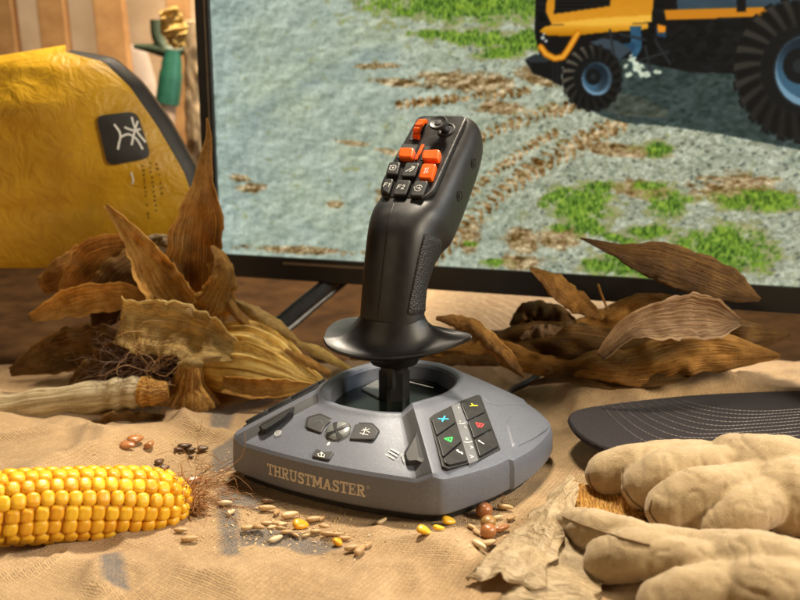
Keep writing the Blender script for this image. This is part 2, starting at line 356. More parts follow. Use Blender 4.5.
# ---------------------------------------------------------------- ground: the burlap over a table, backdrop
BOXF = lambda x, y: np.clip(1.0-np.maximum(np.abs(x-0)-9.5, np.abs(y+.3)-9.0)/5., 0, 1)
def seg_d(x, y, a, b):
    a, b = V(*a[:2]), V(*b[:2]); d = b-a; tt = np.clip(((x-a[0])*d[0]+(y-a[1])*d[1])/(d@d), 0, 1)
    return np.hypot(x-a[0]-tt*d[0], y-a[1]-tt*d[1])
FOLDS = []
def fold(p, q, wd, h): FOLDS.append((atz(*p, 0), atz(*q, 0), wd, h))
fold((545, 408), (700, 404), 2.4, 2.0); fold((700, 404), (830, 415), 2.4, 1.8)
fold((440, 560), (500, 590), 1.6, .35); fold((560, 470), (640, 420), 2.2, 1.3); fold((140, 436), (205, 424), 2.0, .8)
fold((10, 520), (110, 440), 2.6, .7); fold((250, 590), (420, 545), 2.2, .45); fold((-60, 600), (200, 585), 2.5, .6)
def gh(x, y):
    x = np.asarray(x, float); y = np.asarray(y, float)
    h = .42*vn(x*.13+5, y*.13+3)+.20*vn(x*.33, y*.33, 2.2)+.085*vn(x*.8, y*.8, 5.1)
    r1 = 1-np.abs(vn(x*.17+.5*vn(x*.1, y*.1, 3)+9, y*.21, 4.4)); r2 = 1-np.abs(vn(x*.45+2, y*.38+.6*vn(x*.2, y*.2, 1), 7.7)); h = h+1.5*np.clip(r1-.62, 0, 1)**1.5*2.2+.50*np.clip(r2-.6, 0, 1)**1.5*2.2-.2
    for a, b, wd, hh in FOLDS: h = h+hh*np.exp(-(seg_d(x+.8*vn(x*.2, y*.2, 8), y, a, b)/wd)**2)
    k = BOXF(x, y); k = k*k*(3-2*k)
    return h*(1-k)-.02*k
xs = np.concatenate([np.arange(-75, -24, 1.2), np.arange(-24, 30, .3), np.arange(30, 82, 1.2)]); ys = np.concatenate([np.arange(-36, 16, .3), np.arange(16, 25.5, .6)])
X, Y = np.meshgrid(xs, ys, indexing='ij'); Z = gh(X, Y)
EY = np.clip((Y-13)/12, 0, 1)**2; Y = Y+EY*(2.5*vn(X*.12, 3.3, 1)+1.2*vn(X*.4, 1.3, 2)-2); Z = Z*(1-EY)-1.45*EY**3+.5*EY*(1-EY)
mb = MB(); mb.grid([[(X[i, j], Y[i, j], Z[i, j]) for j in range(len(ys))] for i in range(len(xs))], uv=False)
tag(mb.build('burlap_ground', M['burlap'], angle=180, recalc=False), kind='structure')
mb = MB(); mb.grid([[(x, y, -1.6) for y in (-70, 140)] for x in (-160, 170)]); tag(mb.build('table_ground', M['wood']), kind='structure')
M['backcloth'] = plainmat('backdrop_plaster', (.40, .27, .15), (.62, .46, .30), .06, .9, 1.5, .5)
mb = MB(); mb.grid([[(x, 100+1.5*math.sin(x*.2), z) for z in (-1.6, 30, 60, 110)] for x in range(-120, 140, 4)]); tag(mb.build('backdrop_wall', M['backcloth']), kind='structure')
def groundz(px, py):                       # point of the cloth seen at a pixel
    z = 0.
    for _ in range(25): p = atz(px, py, z); z = .5*z+.5*float(gh(p[0], p[1]))
    return atz(px, py, z)
# ---------------------------------------------------------------- television
TY = math.radians(-18.3); tx = V(math.cos(TY), math.sin(TY), 0); tn = V(math.sin(TY), -math.cos(TY), 0)
TO = aty(221.4, 253, 27.0); tv = Fr(TO, tx, tn)
tvt = thing('television', TO+V(0, 4, -TO[2]), 'flat television with black frame standing behind the joystick, showing a tractor on gravel', 'television')
TW, TH = 74.0, 41.6
def box(mb, fr, a0, a1, b0, b1, h0, h1, ch=.06): plate(mb, fr, [V(a0, b0), V(a1, b0), V(a1, b1), V(a0, b1)], h0, h1, ch)
BL, BB = 1.35, 2.05
m_ = MB(); box(m_, tv, -BL, 0, -BB+.02, TH, -1.6, .45); m_.build('side_frame', M['tvframe'], tvt)
m_ = MB(); box(m_, tv, TW, TW+BL, -BB+.02, TH, -1.6, .45); m_.build('side_frame', M['tvframe'], tvt)
m_ = MB(); box(m_, tv, 0.004, TW-.004, -BB, -.0, -1.6, .47); bf = m_.build('bottom_frame', M['tvframe'], tvt)
m_ = MB(); box(m_, tv, 6.5, 17, -.62, -.40, .45, .50, .01); m_.build('label_strip', M['tvedge'], bf)
m_ = MB(); box(m_, tv, -BL, TW+BL, TH+.004, TH+1.2, -1.6, .44); m_.build('top_frame', M['tvframe'], tvt)
m_ = MB(); box(m_, tv, -.45, -.33, -.3, TH, .45, .49, .01); m_.build('frame_edge_strip', M['tvedge'], tvt)
m_ = MB(); box(m_, tv, -BL+.3, TW+BL-.3, -BB+.4, TH+.6, -4.5, -1.62); m_.build('back_case', M['tvframe'], tvt)
fl = cr([aty(334, 280, 24.5), aty(300, 307, 22.5), aty(268, 334, 20.5), aty(225, 366, 17.5)], 6)
m_ = MB(); tube(m_, fl, .75, 10); m_.build('stand_leg', M['leg'], tvt)
m_ = MB(); tube(m_, [p+V(1.9, 1.2, .4) for p in fl], .35, 8); m_.build('stand_leg', M['leg'], tvt)
m_ = MB(); tube(m_, cr([tv.p(58, -1.6, -.6), tv.p(59, -3.5, 2), tv.p(61, -7.0, 5)], 6), .75, 10); m_.build('stand_leg', M['leg'], tvt)
# the picture: a gravel yard with ruts, grass tufts and the front of a tractor, written into the screen's own colour attribute
DA = .056; an = np.r_[np.arange(0, 51, DA), np.arange(51, TW, .5), TW]; bn = np.r_[np.arange(0, 26, DA), np.arange(26, TH, .5), TH]
A_, B_ = np.meshgrid(an, bn, indexing='ij')
Pw = TO[None, None, :]+tx[None, None, :]*A_[..., None]+V(0, 0, 1)[None, None, :]*B_[..., None]; dv = Pw-CAM; dw = dv@Fv
QX, QY = 400+FOC*(dv@Rv)/dw, 300-FOC*(dv@Uv)/dw          # where each point of the picture was measured on the photograph
xa_, ya_ = A_, B_*1.7
def fbm(x, y, f, o=4, s_=0):
    r = 0; a = 1; t_ = 0
    for k in range(o): r = r+a*vn(x*f+17*k+s_, y*f+5*k, s_+k*1.7); t_ += a; a *= .6; f *= 2.03
    return r/t_
_wj = rng.rand(128, 128, 3)
def worley(x, y):
    xi, yi = np.floor(x).astype(int), np.floor(y).astype(int); d1 = np.full(x.shape, 9.); d2 = d1.copy(); cid = np.zeros(x.shape)
    for dx in (-1, 0, 1):
        for dy in (-1, 0, 1):
            j_ = _wj[(xi+dx) % 128, (yi+dy) % 128]; d = np.hypot(xi+dx+j_[..., 0]-x, yi+dy+j_[..., 1]-y); n_ = d < d1
            d2 = np.where(n_, d1, np.minimum(d2, d)); cid = np.where(n_, j_[..., 2], cid); d1 = np.where(n_, d, d1)
    return d1, d2-d1, cid
sm01 = lambda x, a, b: (lambda t_: t_*t_*(3-2*t_))(np.clip((x-a)/(b-a), 0, 1))
def mixc(c, m, k): return c+(np.asarray(k)-c)*np.clip(m, 0, 1)[..., None]
def dseg(pts):
    d = np.full(QX.shape, 1e9); u_ = np.zeros(QX.shape); L = 0
    for (x0, y0), (x1, y1) in zip(pts[:-1], pts[1:]):
        ex, ey = x1-x0, y1-y0; l = math.hypot(ex, ey); t_ = np.clip(((QX-x0)*ex+(QY-y0)*ey)/(l*l), 0, 1); q = np.hypot(QX-x0-t_*ex, QY-y0-t_*ey); n_ = q < d; d = np.where(n_, q, d); u_ = np.where(n_, L+t_*l, u_); L += l
    return d, u_
wx, wy = xa_+.35*fbm(xa_, ya_, .8, 3, 3), ya_+.35*fbm(xa_, ya_, .8, 3, 9)
n_lo, n_md, n_hi = fbm(xa_, ya_, .12, 4, 1), fbm(wx, wy, .55, 4, 2), fbm(wx, wy, 1.9, 4, 4)
rt = sm01(QX, 330, 560)
c = np.zeros(QX.shape+(3,))+np.array([.645, .70, .635]); c = mixc(c, sm01(n_lo, -.2, .35), [.68, .73, .63]); c = mixc(c, sm01(QX, 300, 620)*.7, [.68, .68, .57])
c = mixc(c, sm01(225-QX+60, 0, 70)*.5, [.60, .68, .67])
rel = fbm(wx, wy, 1.0, 5, 6); emb = np.zeros_like(rel); emb[1:-2, 1:-2] = rel[1:-2, 1:-2]-rel[3:, 3:] if False else 0
emb = rel-np.roll(np.roll(rel, 4, 0), -4, 1); c += np.clip(emb, -.5, .5)[..., None]*np.array([.22, .22, .20])*(.9-.3*rt)[..., None]
c += (n_md*.10)[..., None]; c = mixc(c, sm01(n_hi, .12, .45)*.35, [.42, .50, .46])
f1, e1, id1 = worley(xa_*2.6, ya_*2.2); f2, e2, id2 = worley(xa_*5.1+3, ya_*4.4+7)
amp = .25+.75*rt
c += .015+((id1-.5)*.14+(id2-.5)*.22)[..., None]*amp[..., None]; c = mixc(c, (1-sm01(e2, 0, .18))*.45*amp, [.36, .40, .37]); c = mixc(c, (id2 > .88)*(1-sm01(f2, .15, .4))*amp*.8, [.86, .88, .82]); c = mixc(c, (id1 < .10)*(1-sm01(f1, .2, .45))*amp*.7, [.24, .28, .27])
# dark diagonal swell on the left
d, u_ = dseg([(250, 120), (300, 84), (350, 66), (392, 48)]); c = mixc(c, np.exp(-(d/9)**2)*.38*(.6+n_md), [.42, .50, .53])
# bare earth
bl = lambda L: np.max([np.exp(-(((QX-x)*math.cos(t_)+(QY-y)*math.sin(t_))/rx)**2-((-(QX-x)*math.sin(t_)+(QY-y)*math.cos(t_))/ry)**2) for x, y, rx, ry, t_ in L], axis=0)
earth = bl([(470, 82, 62, 13, .05), (395, 82, 32, 5, .1), (375, 66, 26, 4, .0), (352, 143, 22, 4, .1), (390, 152, 18, 4, .2), (252, 188, 20, 7, 0), (240, 178, 14, 5, 0), (335, 204, 12, 4, 0), (300, 250, 70, 5, .05), (385, 206, 12, 30, 0), (470, 236, 14, 22, .3), (520, 262, 30, 8, 0), (640, 190, 40, 12, .1), (560, 238, 26, 12, 0), (620, 150, 50, 8, .1), (520, 240, 22, 18, 0), (540, 75, 30, 12, .1), (740, 190, 60, 20, .1), (500, 108, 36, 9, .1)])
cl1, ce1, cid1 = worley(wx*1.9+11, wy*1.9); cl2, ce2, cid2 = worley(wx*4.2+1, wy*3.8)
em = sm01(earth+.30*n_md+.35*n_hi, .42, .72)
ruts = np.zeros_like(QX)
for pts, wd, pr in (([(432, 258), (470, 222), (505, 190), (545, 162), (585, 140), (625, 122)], 11, 9), ([(452, 150), (500, 128), (545, 112), (590, 100)], 8, 8), ([(470, 195), (500, 168), (525, 150), (560, 130)], 6, 7), ([(400, 105), (440, 100), (480, 96), (525, 92)], 5, 8)):
    d, u_ = dseg(pts); tr = .5+.5*np.sin(2*math.pi*(u_/pr)+d*.28+5.5*n_md+2.5*n_hi); ruts = np.maximum(ruts, np.exp(-(d/(1.25*wd))**2)*(.50+.62*tr)*(.98+.35*n_md))
rm_ = sm01(ruts+.30*n_hi+.16*n_md, .48, .78)
em = np.maximum(em*.85, rm_)
ec = np.zeros(c.shape)+np.array([.62, .50, .32]); ec = mixc(ec, sm01(cid1, .3, .8), [.74, .63, .44]); ec = mixc(ec, (1-sm01(ce1, 0, .22)), [.36, .26, .13]); ec = mixc(ec, (cid2 < .3)*.7, [.44, .30, .15]); ec = mixc(ec, (cid2 > .85)*.6, [.84, .76, .58]); ec += np.clip(emb*.6, -.25, .25)[..., None]
c = mixc(c, em, ec)
# grass
gb_ = bl([(580, 205, 34, 20, 0), (556, 196, 20, 7, -.3), (588, 226, 24, 14, 0), (600, 186, 22, 7, 0), (635, 262, 44, 18, .1), (600, 266, 24, 9, 0), (480, 38, 60, 9, .05), (500, 52, 34, 6, -.1), (430, 34, 26, 5, 0), (525, 40, 26, 12, 0), (656, 148, 18, 10, 0), (668, 206, 24, 16, 0), (495, 262, 12, 5, 0), (470, 244, 8, 3, 0), (618, 238, 20, 6, .2), (560, 228, 14, 5, 0), (650, 185, 20, 5, 0), (545, 205, 10, 4, 0), (648, 232, 26, 8, 0), (720, 250, 60, 26, 0), (760, 200, 50, 12, 0), (470, 5, 110, 20, 0)])
gn = fbm(xa_*1.6, ya_*.9, 2.6, 4, 12); gn2 = fbm(wx, wy, 1.1, 3, 15); gmk = sm01(gb_+.40*gn2+.42*gn, .40, .72)*.92
gc = np.zeros(c.shape)+np.array([.36, .51, .14]); bl_ = fbm(xa_*2.4, ya_*.8, 3.4, 3, 21); gc = mixc(gc, sm01(bl_, -.05, -.45), [.12, .24, .03]); gc = mixc(gc, sm01(bl_, .05, .45), [.60, .72, .24]); gc = mixc(gc, sm01(gn2, .1, .6)*.5, [.55, .68, .16])
dry = sm01(gb_+.5*gn2+.4*n_hi, .22, .5)*(1-gmk)*.6; c = mixc(c, dry, [.58, .56, .30]); c = mixc(c, gmk, gc)
# tractor
def inpoly(P):
    r = np.zeros(QX.shape, bool); n = len(P)
    for k in range(n):
        (x0, y0), (x1, y1) = P[k-1], P[k]
        if y0 == y1: continue
        cr_ = ((QY > y0) != (QY > y1)) & (QX < (x1-x0)*(QY-y0)/(y1-y0)+x0); r ^= cr_
    return r
def put(P, col, tex=None, k=1.0):
    global c
    m_ = inpoly(P) if not isinstance(P, np.ndarray) else P; q = np.zeros(c.shape)+np.array(col); q = q if tex is None else q+tex[..., None]; c = np.where(m_[..., None], c*(1-k)+q*k, c)
jit = 1.5*n_hi
sh_ = inpoly([(566, 84), (576, 98), (590, 110), (604, 117), (625, 123), (668, 126), (720, 134), (850, 160), (850, 40), (600, 40)]); put(sh_, (.13, .19, .19), .10*n_hi+.07*(id1-.5), .86)
mech = (cid1-.5)*.10+(1-sm01(ce2, 0, .25))*-.05
put([(536, -60), (850, -60), (850, 58), (740, 74), (690, 72), (650, 64), (625, 58), (600, 66), (570, 70), (552, 62), (540, 56), (535, 36)], (.055, .062, .068), mech*.7)
put([(538, 32), (600, 30), (596, 44), (575, 56), (552, 56), (541, 48)], (.045, .045, .05), .05*np.sin(QY*2.2))
put([(525, 60), (529, 57), (536, 54), (552, 57), (562, 62), (561, 86), (550, 80), (540, 76), (533, 74)], (.07, .08, .085), .03*np.sin(QX*1.4)); put([(525, 60), (529, 57), (536, 54), (552, 57), (548, 62), (532, 63)], (.16, .18, .19)); put([(533, 63), (549, 62), (551, 80), (540, 76), (534, 74)], (.05, .055, .06))
put([(600, 92), (640, 96), (668, 110), (668, 118), (625, 116), (604, 110)], (.30, .30, .24), .22*n_hi+.16*(cid1-.5), .55)
put([(539, 31), (546, 26), (600, 22), (640, 24), (648, 23), (648, 29), (640, 30), (600, 33), (575, 36), (548, 36)], (.86, .60, .14), -.02*(QY-28)); put([(552, -70), (662, -70), (652, 16), (600, 19), (552, 25), (546, 12)], (.84, .56, .12), .0016*(QY-10)+.02*n_hi); put([(556, -8), (612, -12), (610, 6), (554, 14)], (.06, .06, .06), .06*np.sin(QY*1.6)); put([(548, 24), (600, 18), (652, 15), (652, 22), (600, 26)], (.95, .72, .25))
put([(672, -70), (850, -70), (850, 8), (676, 14)], (.20, .27, .31), .05*n_md+.0012*(10-QY)); put([(664, -70), (674, -70), (678, 30), (668, 30)], (.05, .05, .055)); put([(664, 10), (850, 4), (850, 14), (666, 20)], (.80, .50, .10)); put([(735, -70), (744, -70), (746, 12), (737, 12)], (.05, .05, .055))
ba = dseg([(541, 47), (546, 54), (555, 58.5), (563, 57), (568, 50), (578, 33)])[0]; put(ba < 3.3, (.84, .52, .09), .07*np.cos(ba)); put((ba < 1.0), (.95, .68, .22))
for x, y, r in ((543, 38, 2), (546, 41, 1.6), (544, 34, 1.3)): put(np.hypot(QX-x, QY-y) < r, (.75, .78, .75))
put([(630, 26), (641, 26), (642, 48), (632, 66)], (.16, .32, .42), .10*n_hi); put([(622, 44), (634, 42), (636, 50), (626, 52)], (.12, .26, .36)); put([(656, 28), (666, 28), (666, 38), (656, 36)], (.10, .20, .28), .1*n_hi); put([(657, 24), (666, 26), (666, 32), (658, 33)], (.92, .56, .12)); put([(590, 42), (604, 38), (618, 41), (632, 50), (612, 66), (598, 47)], (.22, .27, .30))
for x0, y0, x1, y1 in ((610, 30, 614, 56), (645, 46, 650, 70), (620, 34, 645, 40), (655, 40, 670, 64), (640, 60, 668, 52)): put(dseg([(x0, y0), (x1, y1)])[0] < 1.2, (.15, .17, .18))
def wheel(cx, cy, rx, ry, lit, hx=5, lugs=19):
    dx, dy = (QX-cx)/rx, (QY-cy)/ry; r = np.hypot(dx, dy); ph = np.arctan2(dy, dx); lg = np.sin(lugs*ph+7*r); put(r < 1+.035*np.sign(lg), (.055, .06, .065), .02*n_hi)
    vis = sm01(-dx*.8-dy*.45, .05, .75)*lit; m_ = (r < 1)*(r > .60)*sm01(lg, .15, .45); globals()['c'] = mixc(c, m_*(.16+.84*vis), [.34, .31, .26]); globals()['c'] = mixc(c, (r < 1)*(r > .64)*sm01(-lg, .3, .7)*.7, [.02, .022, .025])
    x2, y2 = (QX-cx-hx)/rx, (QY-cy-1)/ry; r2 = np.hypot(x2, y2); p2 = np.arctan2(y2, x2); put(r2 < .53, (.10, .12, .13)); put((r2 < .50), (.24, .32, .37)); globals()['c'] = mixc(c, (r2 < .50)*(r2 > .40)*sm01(np.sin(p2-.5), -.3, .9), [.46, .60, .68])
    r3 = np.hypot(x2+.05, y2+.05); put(r3 < .42, (.13, .19, .23), .06*np.cos(p2-2)); globals()['c'] = mixc(c, (r3 < .42)*sm01(np.sin(p2-.9), .1, 1)*.8, [.24, .40, .50]); r4 = np.hypot(x2+.13, y2+.07); put(r4 < .25, (.05, .065, .075)); put(r4 < .10, (.13, .15, .16))
wheel(592, 78, 30, 33, 1.0)
wheel(800, 70, 66, 71, .4, 8, 24)
fl_ = bl([(632, 58, 6, 5, 0), (638, 67, 7, 6, 0), (646, 74, 7, 4, 0), (629, 75, 5, 4, 0), (656, 72, 5, 3, 0), (626, 66, 3, 3, 0)]); put((sm01(fl_+.5*n_hi+.3*(cid2-.5), .5, .6) > .5), (.80, .84, .74), .2*(cid2-.5)+.1*n_hi)
for _ in range(2): c[1:-1] = (c[:-2]+2*c[1:-1]+c[2:])/4; c[:, 1:-1] = (c[:, :-2]+2*c[:, 1:-1]+c[:, 2:])/4
c = np.clip(c, .004, 1); lin = np.where(c <= .04045, c/12.92, ((c+.055)/1.055)**2.4)
na, nb = QX.shape; me = bpy.data.meshes.new('screen'); me.vertices.add(na*nb); co = np.zeros((na, nb, 3)); co[..., 0] = A_*S; co[..., 2] = B_*S; me.vertices.foreach_set('co', co.ravel())
ii = np.arange((na-1)*(nb-1)); ia, ib = ii//(nb-1), ii % (nb-1); q0 = ia*nb+ib; qd = np.stack([q0, q0+nb, q0+nb+1, q0+1], 1).astype(np.int32); me.loops.add(qd.size); me.loops.foreach_set('vertex_index', qd.ravel()); me.polygons.add(len(qd)); me.polygons.foreach_set('loop_start', np.arange(0, qd.size, 4, dtype=np.int32))
me.update(calc_edges=True); me.validate(); at = me.color_attributes.new('picture', 'FLOAT_COLOR', 'POINT'); at.data.foreach_set('color', np.concatenate([lin, np.ones((na, nb, 1))], 2).astype(np.float32).ravel())
t = NT('screen_picture'); t.b.inputs['Specular IOR Level'].default_value = .08; t.rough(.5); t.b.inputs['Base Color'].default_value = (.008, .008, .008, 1)
x = t.n('ShaderNodeVertexColor'); x.layer_name = 'picture'; t.L.new(x.outputs[0], t.b.inputs['Emission Color']); t.b.inputs['Emission Strength'].default_value = .96; me.materials.append(t.m)
so = bpy.data.objects.new('screen', me); C.objects.link(so); me_o = TO+tn*.05; so.parent = tvt; so.location = (me_o-V(*tvt['_o']))*S; so.rotation_euler = (0, 0, TY); so['_o'] = tuple(me_o)
m_ = MB()
# ---------------------------------------------------------------- the joystick
joy = thing('joystick', ORG, 'black flight stick with orange buttons on a broad grey base with a keypad', 'joystick')
# stations round the base: outline x, y, rim height, hole-ring x, y, z
def mir(s): return (-s[0], s[1], s[2], -s[3], s[4], s[5])
R2 = (5.8, -8.72, 2.74, 2.85, -4.75, 4.45); R3 = (6.62, -8.45, 3.12, 3.3, -4.15, 4.92)
runs = [
 [mir(R2), (-3, -9.2, 2.80, -1.5, -5.35, 4.48), (0, -9.38, 2.80, 0, -5.5, 4.48), (3, -9.2, 2.80, 1.5, -5.35, 4.48), R2],
 [R2, R3],
 [R3, (7.3, -7.9, 3.06, 3.65, -3.3, 4.92), (8.6, -5.2, 2.92, 4.1, -1.7, 4.85), (9.12, -3.5, 2.9, 4.3, -.7, 4.85)],
 [(9.12, -3.5, 2.9, 4.3, -.7, 4.85), (9.36, -3.35, 2.8, 4.32, -.6, 4.85)],
 [(9.36, -3.35, 2.8, 4.32, -.6, 4.85), (9.75, -.5, 2.7, 4.3, .6, 4.85), (9.55, 3.0, 2.65, 4.0, 2.1, 4.85), (8.55, 4.7, 2.75, 3.5, 3.1, 4.85), (6.3, 6.4, 2.95, 2.5, 4.1, 4.85), (3.3, 7.9, 3.0, 1.2, 4.8, 4.85), (0, 8.3, 3.0, 0, 5.0, 4.85),
  (-3.3, 7.8, 3.0, -1.2, 4.8, 4.85), (-6.0, 5.8, 2.6, -2.5, 4.1, 4.8), (-7.6, 3.6, 2.4, -3.6, 2.8, 4.8), (-8.1, 0, 2.35, -4.2, .4, 4.8), (-7.95, -4, 2.5, -4.1, -1.7, 4.8), (-7.45, -7.2, 2.75, -3.7, -3.3, 4.75), mir((6.62, -8.45, 2.95, 3.3, -4.15, 4.80))],
 [mir((6.62, -8.45, 2.95, 3.3, -4.15, 4.80)), mir(R2)]]
st = []
for r in runs:
    n = 2 if len(r) == 2 else 7
    q = cr(r, n); st += q[:-1]
HC = V(0, -.25)
mb = MB(); rows = []
for s in st:
    o2, r2 = V(s[0], s[1]), V(s[3], s[4]); zo, zr = s[2], s[5]; row = []
    inw = nz(r2-o2); L = np.linalg.norm(r2-o2)
    def A(p, z): row.append(W(p[0], p[1], z))
    A(o2+inw*.75, .62); A(o2+inw*.14, .66); A(o2+inw*.03, .78)
    bs = 1+.8*float(np.clip((s[0]-6.7)/.5, 0, 1)) if s[0] > 0 else 1
    A(o2+inw*.0, .95); A(o2+inw*.05, zo-.55*bs**.6); A(o2+inw*.10*bs, zo-.26*bs**.6); A(o2+inw*.24*bs, zo-.07*bs); A(o2+inw*.46*bs, zo+.04)
    for k in range(1, 13):
        tt = k/12; e = .46*bs/L; u = e+(1-e)*tt
        A(o2+(r2-o2)*u, zo+.04+(zr-zo-.04)*(tt+.02*math.sin(math.pi*tt)))
    A(HC+(r2-HC)*.975, zr+.10); A(HC+(r2-HC)*.945, zr+.15); A(HC+(r2-HC)*.90, zr+.13); A(HC+(r2-HC)*.865, zr+.03); A(HC+(r2-HC)*.84, zr-.15); A(HC+(r2-HC)*.82, zr-1.15)
    rows.append(row)
mb.grid(rows, cu=True)
body = mb.build('base_shell', M['body'], joy, angle=24); bb = bvh_of(mb)
body.data.materials.append(M['ridge_strip']); NSt, MR = len(rows), len(rows[0])
strips_ = [i for i, s in enumerate(st) if 5.79 < abs(s[0]) < 6.63 and s[1] < -8.4]
for p_ in body.data.polygons:
    i0 = min(v_ // MR for v_ in p_.vertices); i1 = max(v_ // MR for v_ in p_.vertices); j0 = min(v_ % MR for v_ in p_.vertices)
    if i0 in strips_ and i1 in strips_ and i1-i0 in (1, NSt-1) and 6 <= j0 < 19: p_.material_index = 1
m_ = MB(); rows = []
for s in st[::3]:
    o2, r2 = V(s[0], s[1]), V(s[3], s[4]); inw = nz(r2-o2)
    rows.append([W(*(o2+inw*q), z) for q, z in ((.8, .63), (.62, .55), (.62, .12), (.8, .02), (4, .02))])
m_.grid(rows, cu=True); m_.build('base_foot', M['dark'], joy)
# well floor with slots
m_ = MB(); fw = Fr(W(0, 0, 3.75), WD(1, 0), V(0, 0, 1))
fl = [HC+(V(s[3], s[4])-HC)*.83 for s in st[::2]]
plate(m_, fw, fl, -.3, 0, .05); wf = m_.build('well_floor', M['well'], joy)
fo = Fr(W(0, 0, 3.75), V(1, 0, 0), V(0, 0, 1))
m_ = MB(); plate(m_, fo, roundp(fo.px([(361, 390), (386, 376), (387, 395), (378, 399)]), .1), 0, .12, .04); m_.build('well_window', M['silver'], wf)
m_ = MB(); stroke(m_, fo, fo.px([(409, 383), (433, 389)]), .12, .10); m_.build('well_line', M['white'], wf)
m_ = MB(); plate(m_, fo, roundp(fo.px([(408, 376), (440, 372), (436, 386), (410, 381)]), .1), 0, .06, .02); m_.build('well_slot', M['dark'], wf)
# shaft
DX = -.3
def ringrow(cx, cy, z, r, n=24, lobes=0): return [W(cx+(r+(lobes*(1 if (k//2) % 2 else -1)))*math.cos(2*math.pi*k/n), cy+(r+(lobes*(1 if (k//2) % 2 else -1)))*math.sin(2*math.pi*k/n), z) for k in range(n)]
m_ = MB(); m_.grid([ringrow(DX+.1, .1, z, r, 24, l) for z, r, l in ((3.7, .95, .05), (5.6, .95, .05), (5.62, .9, .0), (6.6, .9, 0))], cv=True); sh = m_.build('shaft', M['gloss'], joy, angle=25)
m_ = MB(); m_.grid([ringrow(DX+.1, .1, z, r, 32) for z, r in ((6.05, .1), (6.05, 1.35), (6.12, 1.5), (6.35, 1.62), (6.75, 1.7), (7.2, 1.75), (7.2, .1))], cv=True); m_.build('collar', M['gloss'], joy)
m_ = MB(); fm = Fr(W(.2, -1.05, 5.7), WD(1, 0), -WD(0, 1)); box(m_, fm, -.22, .22, -.9, .75, -.2, .22, .06); m_.build('shaft_key', M['grip'], sh)
# grip: sections given by front and back points in the side plane and a half width
PA2, PB2 = V(1.45, 16.40), V(7.18, 21.42); pup = nz(PB2-PA2); pnn = V(-pup[1], pup[0])
def hs(u, back, w_, e, dx, dn=.16): f_ = PA2+pup*u-pnn*dn; b_ = f_-pnn*back+pup*(-.25*back/4); return ((f_[0], f_[1]), (b_[0], b_[1]), w_, e, dx)
secs = [((-1.72, 8.3), (1.9, 8.7), 2.15, 2.2, 0), ((-1.62, 9.6), (1.95, 9.75), 2.05, 2.3, 0), ((-1.36, 11.2), (2.15, 10.75), 2.03, 2.4, 0), ((-1.02, 13.0), (2.7, 11.35), 2.08, 2.5, .02),
        ((-.58, 14.55), (3.3, 11.9), 2.16, 2.6, .04), ((.05, 15.45), (3.85, 12.3), 2.27, 2.9, .04), ((.86, 16.08), (4.35, 12.68), 2.40, 3.4, .08), hs(.55, 4.75, 2.42, 3.6, .12, .05), hs(2, 4.65, 2.4, 3.6, .2, .08), hs(4, 4.4, 2.4, 3.8, .22, .08), hs(6, 4.15, 2.36, 3.6, .25, .1), hs(7.4, 3.9, 2.26, 3.3, .25, .12), hs(7.9, 3.6, 2.12, 3.0, .25, .2)]
sq = cr([(a[0][0], a[0][1], a[1][0], a[1][1], a[2], a[3], a[4]) for a in secs], 5)
gm_ = MB(); rows = []; NG = 64
def grow(s, k=1.):
    Fp, Bp = V(s[0], s[1]), V(s[2], s[3]); c_ = (Fp+Bp)/2; h_ = (Fp-Bp)/2; out = []
    for j in range(NG):
        a = 2*math.pi*j/NG; ca, sa = math.cos(a), math.sin(a); e = 2/s[5]
        u = math.copysign(abs(ca)**e, ca); v_ = math.copysign(abs(sa)**e, sa)
        wv_ = s[4]*(1-.10*max(0, -v_))
        q = c_+h_*v_*k; out.append(W(DX+s[6]+wv_*u*k, q[0], q[1]))
    return out
for s in sq: rows.append(grow(s))
end = sq[-1]; axd = pup*.12
for k, dz in ((.96, .14), (.88, .27), (.75, .36), (.5, .42), (.2, .44)):
    e2 = np.array(end).copy(); e2[0] += axd[0]*dz/.1; e2[1] += axd[1]*dz/.1*.5; e2[2] += axd[0]*dz/.1; e2[3] += axd[1]*dz/.1*.8
    rows.append(grow(e2, k))
b0 = gm_.grid(rows, cv=True); gm_.fan(list(range(b0+(len(rows)-1)*NG, b0+len(rows)*NG)))
grip = gm_.build('grip', M['grip'], joy, angle=60); gb = bvh_of(gm_)
